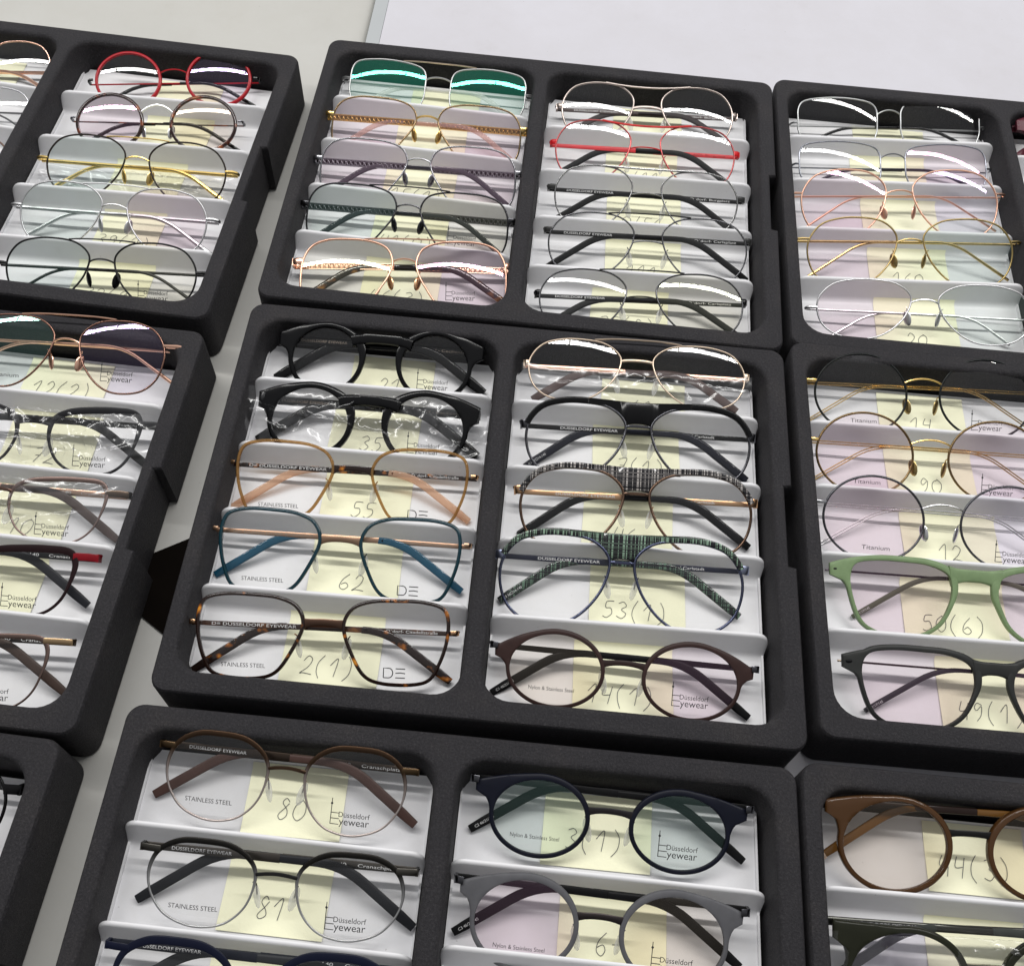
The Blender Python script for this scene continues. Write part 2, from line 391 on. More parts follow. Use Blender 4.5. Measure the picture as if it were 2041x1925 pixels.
INS_LABEL = {'M2L': 'beneath the tortoiseshell and teal square glasses', 'M2R': 'beneath the plaid-browed aviators', 'M1L': 'beneath the gold chain-temple glasses', 'M1R': 'beneath the red wire glasses with black tips',
    'R1L': 'beneath the rose gold and silver glasses at the far right', 'R2L': 'beneath the green plastic glasses', 'L1R': 'beneath the red round glasses', 'L2R': 'beneath the red-cornered glasses at the left edge',
    'M3L': 'beneath the brown and black panto glasses marked 80 and 81', 'M3R': 'beneath the navy and matt grey round glasses', 'R3L': 'beneath the brown translucent round glasses', 'L1L': 'cut off by the upper left edge of the photo',
    'L3R': 'in the front left corner under the black temple', 'R1R': 'cut off at the upper right edge, under the burgundy rim', 'R2R': 'in the right half of the tray with the green glasses', 'R3R': 'in the right half of the front right tray'}
def insert(key):
    lips, tilt = LIPS[key]; t = TRAYS[key[:2]]; x0, x1 = XW.get(key, XW[key[2]]); xc = (x0+x1)/2; sh = math.tan(radians(tilt))
    P = floor_prof(lips); R = 6.0
    offs = [0, .5, 1.2, 2.2, 3.6, 6.0]
    xs = [x0+o for o in offs] + [x0+(x1-x0)*k/6 for k in range(1, 6)] + [x1-o for o in offs[::-1]]
    mb = MB(); n = len(P); vs = []
    for x in xs:
        e = min(x-x0, x1-x); drop = R-sqrt(max(0, R*R-(R-min(e, R))**2))
        sgn = -1 if x < xc else 1; flare = 1.0*max(0, 1-e/6.0)
        for (y, z, top) in P:
            L = None
            zz = z; yy = y
            if top > 0:
                li = min(lips, key=lambda l: abs(l-3-y)); f = 1 - (drop/(LIPZ-FLOOR))*top
                zz = FLOOR+(z-FLOOR)*f; yy = (li-6)+(y-(li-6))*f if drop else y
            w = .45*sin(x*.11+y*.05)*.4
            yy += sh*(x-xc) if -110 < y < 110 else 0
            xx = x + sgn*flare*top
            if abs(y) < 112: xx = x + sgn*flare*top
            vs.append((xx-xc, yy, zz))
    m = len(xs); fs = []
    for i in range(m-1):
        for k in range(n-1):
            fs.append((i*n+k, i*n+k+1, (i+1)*n+k+1, (i+1)*n+k))
    for li in range(len(lips)):
        k0 = 2+li*11
        fs.append(tuple(range(k0, k0+11))); fs.append(tuple((m-1)*n+k0+q for q in range(11))[::-1])
    # underside
    o = len(vs); vs += [(v[0], v[1], v[2]-1.2 if v[2] < FLOOR+.3 else v[2]-1.2) for v in vs[:o]] if False else []
    mb.add(vs, fs)
    # skirt: turned-down edge all round so that the sheet has depth
    rim = [(x0-xc, 114.5), (x1-xc, 114.5), (x1-xc, -116), (x0-xc, -116)]
    mb.box(x0-xc, x1-xc, -116, 114.5, FLOOR-5.5, FLOOR-.6)
    for xx in (x0, x1-1.1): mb.box(xx-xc, xx-xc+1.1, -115.5, 114, FLOOR-5.4, FLOOR+2.0)
    c, s = cos(radians(t[2])), sin(radians(t[2]))
    ob = link('stepped_insert', mb, M_INSERT, None, True, 50)
    ob.location = ((t[0]+c*xc)*MM, (t[1]+s*xc)*MM, 0); ob.rotation_euler = (0, 0, radians(t[2]))
    tag(ob, 'white stepped plastic insert ' + INS_LABEL[key], 'tray insert', 'white stepped inserts in the trays')
for k in LIPS: insert(k)

# ------------------------------------------------------------------ writing
_T = {}
def text_geo(s, size=1.0):
    if s not in _T:
        cu = bpy.data.curves.new('lettering', 'FONT'); cu.body = s; cu.size = 1.0; cu.resolution_u = 3
        ob = bpy.data.objects.new('lettering', cu); COL.objects.link(ob)
        dg = bpy.context.evaluated_depsgraph_get(); dg.update()
        me = bpy.data.meshes.new_from_object(ob.evaluated_get(dg))
        _T[s] = ([tuple(v.co) for v in me.vertices], [tuple(p.vertices) for p in me.polygons])
        bpy.data.meshes.remove(me); bpy.data.objects.remove(ob); bpy.data.curves.remove(cu)
    v, f = _T[s]; x1 = max(p[0] for p in v)
    return [(p[0]*size, p[1]*size) for p in v], f, x1*size
def put_text(mb, s, x, y, size, zf, width=None, center=False, sx=1.0):
    v, f, w = text_geo(s, size)
    k = (width/w if width else sx)
    if center: x -= w*k/2
    mb.add([(x+p[0]*k, y+p[1], zf(x+p[0]*k, y+p[1])) for p in v], f)
def ribbon(mb, pts, w, zf):
    n = len(pts); vs = []
    for i in range(n):
        a = pts[max(0, i-1)]; b = pts[min(n-1, i+1)]; tx, ty = b[0]-a[0], b[1]-a[1]; L = hypot(tx, ty) or 1
        for s in (-1, 1):
            p = (pts[i][0]-ty/L*s*w/2, pts[i][1]+tx/L*s*w/2); vs.append((*p, zf(*p)))
    mb.add(vs, [(2*i, 2*i+2, 2*i+3, 2*i+1) for i in range(n-1)])
def catmull(P, closed, per=6):
    n = len(P); o = []
    for i in range(n if closed else n-1):
        p0 = P[(i-1) % n] if closed or i > 0 else P[0]; p1 = P[i]; p2 = P[(i+1) % n]; p3 = P[(i+2) % n] if closed or i+2 < n else P[-1]
        for k in range(per):
            t = k/per
            o.append(tuple(.5*((2*p1[d]) + (-p0[d]+p2[d])*t + (2*p0[d]-5*p1[d]+4*p2[d]-p3[d])*t*t + (-p0[d]+3*p1[d]-3*p2[d]+p3[d])*t**3) for d in range(2)))
    if not closed: o.append(tuple(P[-1]))
    return o
HAND = {'0': [[(.5, 1), (.12, .75), (.08, .3), (.4, 0), (.75, .3), (.75, .75), (.45, 1)]], '1': [[(.05, .6), (.5, 1), (.45, 0)]],
    '2': [[(.1, .75), (.35, 1), (.65, .8), (.5, .4), (.08, .03), (.3, .08), (.85, .02)]], '3': [[(.1, .9), (.45, 1), (.65, .78), (.35, .55), (.7, .3), (.45, .02), (.05, .12)]],
    '4': [[(.25, 1), (.1, .5), (.6, .52)], [(.7, .95), (.55, 0)]], '5': [[(.75, 1), (.25, .97), (.18, .6), (.55, .58), (.65, .25), (.35, 0), (.05, .1)]],
    '6': [[(.6, 1), (.2, .6), (.1, .2), (.4, 0), (.65, .22), (.45, .45), (.15, .3)]], '7': [[(.05, .95), (.7, 1), (.3, 0)], [(.2, .5), (.6, .52)]],
    '8': [[(.6, .85), (.35, 1), (.2, .78), (.55, .45), (.6, .15), (.3, 0), (.12, .2), (.45, .55), (.62, .82)]], '9': [[(.65, .85), (.35, 1), (.15, .75), (.35, .55), (.65, .8), (.6, .3), (.3, 0)]],
    '(': [[(.5, 1.15), (.2, .7), (.2, .2), (.45, -.2)]], ')': [[(.2, 1.15), (.5, .75), (.5, .2), (.15, -.2)]], '/': [[(.6, 1.1), (.1, -.1)]], '-': [[(.1, .5), (.7, .52)]]}
def hand(mb, s, cx, cy, h, zf):
    adv = .92*h*.8; x = cx-adv*len(s)/2
    for ch in s:
        for st in HAND[ch]:
            j = lambda: random.uniform(-.03, .03)
            pts = catmull([(x+(p[0]+.12*p[1]+j())*h*.78, cy+(p[1]-.5+j())*h) for p in st], False, 6)
            ribbon(mb, pts, .34, zf)
        x += adv

# ------------------------------------------------------------------ sticky notes
NOTES = {'M2L': [(-78.3, 53.5, '21'), (-82.6, 55.2, '35'), (-80.9, 53.3, '55'), (-80.5, 52.6, '62'), (-84.7, 53.9, '2(1)')],
 'M2R': [(85.5, 54.3, '60'), (81.1, 54.7, '67(1)'), (78.1, 54.5, '46'), (84.5, 55.7, '53(1)'), (77.3, 55.6, '14(1)')],
 'M1L': [(-78.3, 53.5, ''), (-84, 53.1, ''), (-85.4, 52.5, '15(1)'), (-85.8, 53.1, '41(0)'), (-84.7, 53.3, '46(3)')],
 'M1R': [(79.6, 53.4, ''), (77, 54, '1/11'), (80.1, 54.4, '0/51'), (81.1, 53.9, '111'), (73.8, 53.1, '35(8)')],
 'R1L': [(-78, 55.6, '32(1'), (-82.3, 57.5, ''), (-78.6, 56.3, ''), (-77.4, 57.1, '160'), (-77.1, 57.2, '20')],
 'R2L': [(-81.8, 56.5, '14'), (-82.6, 55.5, '90'), (-76.4, 58.6, '12'), (-80.1, 60.8, '50(6)'), (-66.6, 59.3, '49(1)')],
 'L1R': [(88.5, 49.9, ''), (92, 50.9, ''), (85.1, 51.8, ''), (88.4, 44.4, '39(2)'), (90.7, 52.6, '32(9')],
 'L1L': [(-68.5, 48.9, '')],
 'L2R': [(85.8, 53.4, '12(2)'), (90.4, 55.7, '72'), (93.2, 49.9, '10'), (92, 50.8, '')],
 'M3L': [(-82.7, 50.6, '80'), (-82.7, 52.1, '81'), (-86.3, 43.8, '')], 'M3R': [(74.3, 55.9, '3(1)'), (83.7, 53.4, '6-')], 'R3L': [(-77.3, 52.1, '44(3)'), (-83.3, 49.8, '60')]}
def notes():
    for key, ns in NOTES.items():
        lips, tilt = LIPS[key]; t = TRAYS[key[:2]]; sh = math.tan(radians(tilt)); xw = XW.get(key, XW[key[2]]); xm = (xw[0]+xw[1])/2
        c, s = cos(radians(t[2])), sin(radians(t[2]))
        for i, (xc, w, txt) in enumerate(ns):
            back = lips[i-1] if i else 127
            front = lips[i] if i < 4 else -118
            dy = sh*(xc-xm) if i else 0
            skew = random.uniform(-.035, .02); fr = front-1.0
            if key == 'M3L' and i < 2: fr = front + 3.5
            if key in ('M3R', 'R3L') and i == 0: fr = front + 5
            prof = []   # (y, z)
            if i:
                yb = back-11; prof = [(back-6.9, FLOOR+3.4), (back-7.8, FLOOR+1.8), (back-9.2, FLOOR+.9), (back-11.4, FLOOR+.45)]
            else:
                yb = 112; prof = [(113.2, FLOOR+.9)]
            y = yb-4; n = 7; y1 = fr
            crease = random.uniform(.35, .6)
            for k in range(n+1):
                u = k/n; yy = y+(y1-y)*u
                prof.append((yy, FLOOR+.35+.55*u*u))
            mb = MB(); nx = 9; vs = []
            for (yy, zz) in prof:
                for q in range(nx):
                    u = q/(nx-1)-.5
                    vs.append((u*w + skew*(yy-prof[0][0]), yy + dy + (sh if i else 0)*u*w - lips[0], zz + (1.0*max(0, abs(u)-.36)**2*20*max(0, (prof[0][0]-yy)/40))))
            m = len(prof); fs = [(a*nx+q, a*nx+q+1, (a+1)*nx+q+1, (a+1)*nx+q) for a in range(m-1) for q in range(nx-1)]
            top = len(vs); th = .14
            vs2 = [(p[0], p[1], p[2]-th) for p in vs]
            bd = [q for q in range(nx)] + [a*nx+nx-1 for a in range(1, m)] + [(m-1)*nx+q for q in range(nx-2, -1, -1)] + [a*nx for a in range(m-2, 0, -1)]
            fs2 = [tuple(k+top for k in f[::-1]) for f in fs] + [(bd[k], bd[(k+1) % len(bd)], bd[(k+1) % len(bd)]+top, bd[k]+top) for k in range(len(bd))]
            mb.add(vs+vs2, fs+fs2)
            ob = link('sticky_note', mb, M_NOTE, None, True, 30)
            ob.location = ((t[0]+c*xc-s*lips[0])*MM, (t[1]+s*xc+c*lips[0])*MM, 0); ob.rotation_euler = (0, 0, radians(t[2]))
            g = key+str(i+1)
            lab = 'yellow note' + (f' reading {txt}' if txt else '') + ' under the ' + SHORT[g]
            lab = ' '.join(lab.split()[:16])
            tag(ob, lab, 'sticky note', 'sticky notes under the glasses')
            if txt:
                mi = MB(); yc = yb-4+(y1-yb+4)*.56
                def zf(px, py):
                    yy = py+lips[0]-dy; u = min(1, max(0, (yy-y)/(y1-y)))
                    return FLOOR+.35+.55*u*u+.34
                hand(mi, txt, skew*(yc-prof[0][0])-1, yc+dy-lips[0], 10.5, zf)
                link('handwriting', mi, M_INK, ob, False)
# ------------------------------------------------------------------ spectacles
SHAPES = {
 'round': [(cos(2*pi*k/16), sin(2*pi*k/16)) for k in range(16)],
 'panto': [(-.97, .25), (-.82, .66), (-.45, .94), (.05, 1), (.5, .95), (.86, .68), (1, .22), (.93, -.28), (.66, -.74), (.25, -.97), (-.15, -1), (-.55, -.84), (-.86, -.4)],
 'square': [(-1, .28), (-.86, .74), (-.5, .95), (0, 1), (.5, .99), (.86, .86), (.98, .55), (.97, .05), (.86, -.45), (.68, -.86), (.35, -1), (-.2, -1), (-.55, -.84), (-.8, -.38)],
 'pilot': [(-1, .42), (-.86, .8), (-.5, .97), (0, 1), (.45, .97), (.78, .8), (.96, .42), (1, -.1), (.97, -.6), (.82, -.9), (.4, -1), (-.1, -1), (-.5, -.83), (-.8, -.3), (-.94, .05)],
 'aviator': [(-.99, .35), (-.9, .68), (-.6, .93), (-.15, 1), (.3, .97), (.7, .8), (.95, .4), (1, -.05), (.88, -.55), (.6, -.88), (.2, -1), (-.2, -.95), (-.55, -.68), (-.85, -.2)],
 'soft': [(-1, .2), (-.9, .65), (-.6, .93), (0, 1), (.55, .96), (.9, .7), (1, .15), (.94, -.45), (.7, -.85), (.2, -1), (-.3, -.98), (-.72, -.78), (-.95, -.35)],
 'cat': [(-1, .2), (-.92, .62), (-.6, .86), (-.1, .96), (.45, 1), (.85, .96), (1, .68), (.98, .2), (.82, -.45), (.52, -.86), (.1, -1), (-.35, -.95), (-.74, -.65), (-.94, -.2)],
 'wayfarer': [(-1, .3), (-.9, .74), (-.5, .96), (0, 1), (.5, .99), (.88, .86), (1, .45), (.93, -.15), (.74, -.7), (.4, -.96), (0, -1), (-.4, -.93), (-.74, -.62), (-.93, -.15)],
 'half': [(-.99, .1), (-.97, .6), (-.8, .88), (-.3, .99), (.3, 1), (.82, .9), (.98, .6), (1, .1), (.98, -.4), (.8, -.85), (.3, -1), (-.3, -1), (-.8, -.86), (-.97, -.4)],
}
SPH = 120.0
class Fit:
    def __init__(s, g):
        s.x, s.y, s.z, s.yaw, s.beta, s.A, s.D, s.H, s.vw, s.ve, s.we = G[g]
        s.cx = s.D/2+s.A/2; s.cv = s.H/2
    def zw(s, x, v):
        x = max(abs(x), s.D/2-1)
        return -((x-s.cx)**2+(v-s.cv)**2)/(2*SPH)
    def outline(s, shape, per=6):
        p = catmull(SHAPES[shape], True, per)
        x0, x1 = min(q[0] for q in p), max(q[0] for q in p); y0, y1 = min(q[1] for q in p), max(q[1] for q in p)
        pts = [(s.cx+(2*(q[0]-x0)/(x1-x0)-1)*s.A/2, s.cv+(2*(q[1]-y0)/(y1-y0)-1)*s.H/2) for q in p]
        ar = sum(pts[i-1][0]*pts[i][1]-pts[i][0]*pts[i-1][1] for i in range(len(pts)))
        return pts if ar > 0 else pts[::-1]
def edge_x(pts, v, side):
    n = len(pts); xs = []
    for i in range(n):
        a, b = pts[i-1], pts[i]
        if (a[1]-v)*(b[1]-v) <= 0 and a[1] != b[1]: xs.append(a[0]+(b[0]-a[0])*(v-a[1])/(b[1]-a[1]))
    if not xs: return (max if side > 0 else min)(p[0] for p in pts)
    return max(xs) if side > 0 else min(xs)
def edge_v(pts, x, top=True):
    n = len(pts); vs = []
    for i in range(n):
        a, b = pts[i-1], pts[i]
        if (a[0]-x)*(b[0]-x) <= 0 and a[0] != b[0]: vs.append(a[1]+(b[1]-a[1])*(x-a[0])/(b[0]-a[0]))
    return (max(vs) if top else min(vs)) if vs else (max if top else min)(p[1] for p in pts)
def mirror(pts, s): return pts if s > 0 else [(-p[0], *p[1:]) for p in pts][::-1]
def offset(pts, d):
    n = len(pts); o = []
    ds = d if isinstance(d, list) else [d]*n
    for i in range(n):
        a, b = pts[i-1], pts[(i+1) % n]; tx, ty = b[0]-a[0], b[1]-a[1]; L = hypot(tx, ty) or 1
        o.append((pts[i][0]+ty/L*ds[i], pts[i][1]-tx/L*ds[i]))
    return o
def arc_path(p0, p1, p2, r, n=6):
    """p0 -> p1 -> p2 with a rounded corner at p1 (3D points)"""
    a, b, c = Vector(p0), Vector(p1), Vector(p2); d1 = (a-b).normalized(); d2 = (c-b).normalized()
    s, e = b+d1*r, b+d2*r
    return [tuple(s*(1-t)*(1-t)+b*2*t*(1-t)+e*t*t) for t in [k/n for k in range(n+1)]]
def logo(mb, cx, cy, w, zf):
    """tower over a big E with two short lines of lettering"""
    h = w*.30; x = cx-w/2; lw = max(.32, w*.02)
    ribbon(mb, [(x, cy), (x, cy+h*2.15)], lw, zf)
    mb_c = [(x+.62*cos(2*pi*k/10), cy+h*1.72+.62*sin(2*pi*k/10)) for k in range(10)]
    mb.add([(*p, zf(*p)) for p in mb_c], [tuple(range(10))])
    for yy in (.0, .5, 1.0): ribbon(mb, [(x, cy+h*yy+lw/2*(1 if yy < .3 else -1 if yy > .8 else 0)), (x+h*.72, cy+h*yy+lw/2*(1 if yy < .3 else -1 if yy > .8 else 0))], lw, zf)
    put_text(mb, 'D\u00fcsseldorf', x+h*.62, cy+h*.66, h*.62, zf, w*.80)
    put_text(mb, 'yewear', x+h*.74, cy+h*.02, h*.86, zf, w*.76)
def de_mark(mb, cx, cy, h, zf):
    lw = .55
    pts = [(cx-h*1.0, cy), (cx-h*1.0, cy+h), (cx-h*.45, cy+h)] + [(cx-h*.45+h*.42*sin(a), cy+h*.5+h*.5*cos(a)) for a in [pi*k/8 for k in range(1, 8)]] + [(cx-h*.45, cy), (cx-h*1.0, cy)]
    ribbon(mb, pts, lw, zf)
    for yy in (0.03, .5, .97): ribbon(mb, [(cx+h*.25, cy+h*yy), (cx+h*.75, cy+h*(yy+(.06 if yy == .5 else 0))), (cx+h*1.25, cy+h*yy)], lw, zf)

def polar_hit(poly, cx, cv, a, closed=True):
    dx, dy = cos(a), sin(a); best = 0
    n = len(poly)
    for i in range(n if closed else n-1):
        p, q = poly[i], poly[(i+1) % n]; ex, ey = q[0]-p[0], q[1]-p[1]
        det = ex*dy-ey*dx
        if abs(det) < 1e-9: continue
        wx, wy = p[0]-cx, p[1]-cv
        t = (ex*wy-ey*wx)/det; u = (dx*wy-dy*wx)/det
        if -1e-6 <= u <= 1+1e-6 and t > best: best = t
    return best
def quad(a, b, c, n=8): return [tuple(a[d]*(1-t)**2+2*b[d]*t*(1-t)+c[d]*t*t for d in (0, 1)) for t in [k/n for k in range(n+1)]]
def front_side(F, S, pts, s, mb):
    """one side of a plastic front: lens opening, rim of changing width and the flared lug, as one lofted ring"""
    ws = []
    for p in pts:
        a = math.atan2((p[1]-F.cv)/F.H*2, (p[0]-F.cx)/F.A*2); na = math.atan2(.55, -1.0); da = abs((a-na+pi) % (2*pi)-pi)
        ws.append(S['w']*(1+S.get('topw', 0)*max(0, sin(a))) + S.get('nas', 0)*math.exp(-(da/.5)**2))
    rimo = offset(pts, ws); angs = [2*pi*k/110 for k in range(110)]; lug = []
    if S['lug'] > 0:
        x1 = F.we-S.get('lugin', 1.0); lh = S['lugh']; vt = min(F.ve+S.get('lugdv', 0)+lh, F.H+S['w']+1.0); vbm = vt-2*lh; sx = F.cx+F.A/2+S['w']
        TC, TB = (x1, vt), (x1-.3, vbm)
        lv = S.get('lowv', -.06); low = quad((edge_x(rimo, F.cv+lv*F.H, 1)-.3, F.cv+lv*F.H), (edge_x(rimo, max(F.cv, vbm-4), 1)+.9, vbm-1.0), TB, 10); up = quad(TC, (F.cx+.40*F.A, vt+(F.H+S['w']-vt)*.8+.4), (F.cx+.08*F.A, edge_v(rimo, F.cx+.08*F.A)-.05), 8)
        lug = low+up
        for q in (TB, TC): angs.append(math.atan2(q[1]-F.cv, q[0]-F.cx) % (2*pi))
        angs.sort()
    sec = []
    for k in range(14):
        a = 2*pi*(k+.5)/14; sec.append((math.copysign(abs(cos(a))**(2/4.2), cos(a)), math.copysign(abs(sin(a))**(2/4.2), sin(a))))
    vs = []; m = len(angs)
    for a in angs:
        ri = polar_hit(pts, F.cx, F.cv, a); ro = max(polar_hit(rimo, F.cx, F.cv, a), polar_hit(lug, F.cx, F.cv, a, False) if lug else 0, ri+.8)
        dx, dy = cos(a), sin(a)
        for (p, q) in sec:
            r = (ri+ro)/2+p*(ro-ri)/2; rr = min(r, ri+4.5)
            x, v = F.cx+dx*r, F.cv+dy*r
            z = F.zw(F.cx+dx*rr, F.cv+dy*rr) - max(0, r-ri-6)*.10
            vs.append((s*x, v, z+q*S['depth']/2))
    fs = [(i*14+k, ((i+1) % m)*14+k, ((i+1) % m)*14+(k+1) % 14, i*14+(k+1) % 14) for i in range(m) for k in range(14)]
    mb.add(vs, fs)
def build_glasses(g, st):
    F = Fit(g); S = dict(kind='wire', r=.74, rim=metal(SILVER), shape='soft', bridge='arch', bar=None, pads='clear', temple='plate', tm=None, tip=None, tint=('clear', 'clear'), prints=(None, None), text=None, inner=False, lug=0, w=2.4, depth=3.2, brv=.62, brh=2.0, th=1.75, drop=26, tipw=2.3)
    S.update(st)
    root = empty('eyeglasses', (F.x, F.y, F.z), (radians(F.beta), 0, radians(F.yaw)))
    tag(root, S['label'], 'glasses', 'glasses lying in the tray slots')
    rim = S['rim']; brm = S.get('brm', rim); tmat = S['tm'] or rim; tipm = S['tip'] or tmat
    pts = F.outline(S['shape'], 8 if len(SHAPES[S['shape']]) < 16 else 7)
    if S['kind'] == 'wire': r = S['r']; lens_pts = offset(pts, -r*.6)
    elif not S['inner']: pts = offset(pts, -S['w']); lens_pts = pts
    else: lens_pts = pts
    n = len(pts); outer_x = max(p[0] for p in pts)
    # ---- rims and bridge
    front = MB() if S['kind'] == 'plate' else None; rivets = []
    for s in (-1, 1):
        mb = front or MB()
        if S['kind'] == 'wire':
            pp = mirror([(p[0], p[1], F.zw(*p)) for p in pts], s)
            if S.get('flatrim'):
                tops = [max(0, (p[1]-F.cv)/F.H*2+.1) for p in pp]
                mb.band([(p[0], p[1], p[2]) for p in pp], [r*(1+S.get('topk', 1.5)*t) for t in tops], S['flatrim'], 10, True)
            else: mb.tube(pp, r, 12, True)
            link('rim', mb, rim if not S.get('rim2') else S['rim2'], root, True, 70)
        else:
            front_side(F, S, pts, s, mb)
            for q in range(S.get('rivet', 0)):
                rv = MB(); x = F.we-4.5-q*4.2 if S['rivet'] > 1 else F.we-4.6; v = min(F.ve+S.get('lugdv', 0), F.H+S['w']+1-S['lugh'])
                rv.blob((s*x, v, F.zw(F.cx+F.A/2+3, v)+S['depth']/2-.25), (.75, .75, .35) if S['rivet'] > 1 else (1.9, 1.0, .45))
                rivets.append(rv)
    bm_ = front if front is not None else MB()
    vb = F.H*S['brv']; xb = edge_x(pts, vb, -1)-(S['w']*.4 if front is not None else 0)
    zb = F.zw(xb, vb)
    if S['bridge']:
        N = 12; path = [(-xb+2*xb*k/N, vb+S['brh']*(1-(2*k/N-1)**2), zb+1.4*(1-(2*k/N-1)**4)) for k in range(N+1)]
        if S['bridge'] == 'saddle':
            path = [(-xb+2*xb*k/N, vb+S['brh']*(1-abs(2*k/N-1)**4), zb+.4+1.2*(1-(2*k/N-1)**4)) for k in range(N+1)]
        if S['bridge'] in ('arch', 'saddle'): bm_.tube(path, S.get('br', .62), 8)
        elif S['bridge'] == 'flat': bm_.band(path, S.get('brw', 1.0), .55, 10)
        elif S['bridge'] == 'key':
            vk = F.H*.84; xk = edge_x(pts, vk, -1)
            path = [(-xk+2*xk*k/14, vk-1.2+S['brh']*(1-abs(2*k/14-1)**3), F.zw(xk, vk)+.5*(1-(2*k/14-1)**2)) for k in range(15)]
            bm_.band(path, [S.get('brw', 2.6)*(1+.25*abs(2*k/14-1)**2) for k in range(15)], S['depth']/2+.1, 12)
        elif S['bridge'] == 'plate':
            bm_.band([(p[0], p[1], F.zw(p[0], p[1])+.1) for p in path], [S.get('brw', 1.5)*(1+.7*abs(2*k/N-1)**3) for k in range(N+1)], S['depth']/2-.06, 14, False, 4.2)
        if front is None or S.get('brsep'):
            if front is not None and S.get('brsep'):
                pass
            link('bridge', bm_, brm, root) if front is None else None
    if front is not None:
        fo = link('front_frame', front, rim, root)
        for rv in rivets: link('rivet', rv, S.get('rivm', M_SCREW), fo)
    if S.get('bridge2'):      # thin metal bridge of a plastic front
        mb = MB(); N = 10; xb = edge_x(pts, vb, -1)+.6-S['w']*.5
        mb.band([(-xb+2*xb*k/N, vb+S['brh']*(1-(2*k/N-1)**2), F.zw(xb, vb)+.9*(1-(2*k/N-1)**2)) for k in range(N+1)], [S.get('brw2', 1.0)*(1+.7*abs(2*k/N-1)**4) for k in range(N+1)], .6, 10)
        link('bridge', mb, S['bridge2'], root)
    if S.get('backrim'):      # metal inner rim behind a plastic one
        for s in (-1, 1):
            mb = MB(); q = offset(pts, S['w']*.55); mb.tube(mirror([(p[0], p[1], F.zw(*p)-S['depth']/2-.3) for p in q], s), .5, 6, True)
            link('inner_rim', mb, S['backrim'], root)
    # ---- top bar
    if S['bar']:
        mb = MB(); bx = F.cx-S.get('barx', .12)*F.A; bv = edge_v(pts, bx)
        if S['bar'] == 'straight':
            N = 16; path = [(-bx+2*bx*k/N, bv+.6+S.get('barh', .9)*(1-abs(2*k/N-1)**3), F.zw(bx, bv)+.5) for k in range(N+1)]; mb.tube(path, S.get('barr', .55), 8)
        elif S['bar'] == 'curve':
            N = 16; path = [(-bx+2*bx*k/N, bv+.3-S.get('bard', 2.6)*(1-(2*k/N-1)**2), F.zw(bx, bv)+.5) for k in range(N+1)]; mb.band(path, S.get('barr', .7), .5, 8)
        elif S['bar'] == 'brow':
            up = [p for p in offset(pts, 1.3) if p[1] > F.ve-1.0]; up.sort(key=lambda p: p[0])
            xm = F.cx-.12*F.A; right = [p for p in up if p[0] > xm]
            for s in (-1, 1):
                P = [(s*p[0], p[1], F.zw(*p)+.75) for p in right]; mb.band(P, [2.0-.35*k/len(P) for k in range(len(P))], .85, 12)
            vt = edge_v(pts, xm)+3.2; N = 40; rows = []
            for k in range(N+1):
                x = -xm-.6+2*(xm+.6)*k/N; ax = abs(x)
                lo = edge_v(pts, ax)-.4 if ax > F.D/2+.05 else F.H*.745+1.2*(1-(ax/(F.D/2))**2)
                lo = max(lo, F.H*.70); rows.append((x, lo, vt-.5*(1-(ax/xm)**2)))
            vs = []
            for (x, lo, hi) in rows:
                z = F.zw(x, hi)+.75
                for (p, q) in ((-1, -.7), (-.94, -1), (.94, -1), (1, -.7), (1, .6), (.92, .95), (-.92, .95), (-1, .6)):
                    vs.append((x, (lo+hi)/2+p*(hi-lo)/2, z+q*.9))
            mb.add(vs, [(i*8+k, (i+1)*8+k, (i+1)*8+(k+1) % 8, i*8+(k+1) % 8) for i in range(N) for k in range(8)]+[tuple(range(8)), tuple(N*8+k for k in range(8))[::-1]])
        link('brow_bar' if S['bar'] == 'brow' else 'top_bar', mb, S.get('barm', rim), root)
    # ---- end pieces, temples, tips
    ez = F.zw(F.we-3, F.ve)-.5
    for s in (-1, 1):
        ex = edge_x(pts, F.ve, 1) if abs(F.ve-F.cv) < F.H*.49 else outer_x-4
        if S['kind'] == 'wire' or S.get('endp'):
            mb = MB(); zz = F.zw(ex, F.ve); x0 = ex-.2 if S['kind'] == 'wire' else F.we-4.5
            P = [(s*x0, F.ve, zz), (s*(x0+(F.we-x0)*.6), F.ve+.2, zz-.5), (s*(F.we-.6), F.ve, zz-2.0), (s*F.we, F.ve-.2, zz-5.0)]
            hw = S.get('eh', .95)
            if S.get('eround'): mb.tube(P, [hw*.8, hw, hw, hw*.9], 8)
            else: mb.band(P, hw, .6, 10); mb.box(min(s*(F.we-1.6), s*(F.we-.1)), max(s*(F.we-1.6), s*(F.we-.1)), F.ve-hw*1.05, F.ve+hw*1.05, zz-6.5, zz-1.5)
            link('end_piece', mb, S.get('epm', brm), root)
        L1 = min(112, F.we*S.get('bendk', 1.44)); dz = -7.6 if s < 0 else -9.9
        ang = radians(S.get('tang', 35)); h0 = (s*(F.we-1.0), F.ve-.5, ez-5.0)
        bend = (h0[0]-s*L1, F.ve-.5-S.get('tslope', 0), dz); tl = min(S['drop'], F.ve-2.0 if g[:2] != 'L3' else 99)/sin(ang)
        end = (bend[0]-s*tl*cos(ang), bend[1]-tl*sin(ang), dz)
        split = S.get('split', .74)
        ps = tuple(h0[d]+(bend[d]-h0[d])*split for d in range(3))
        main = [tuple(h0[d]+(ps[d]-h0[d])*k/6 for d in range(3)) for k in range(7)]
        arc = arc_path(ps, bend, end, 13)
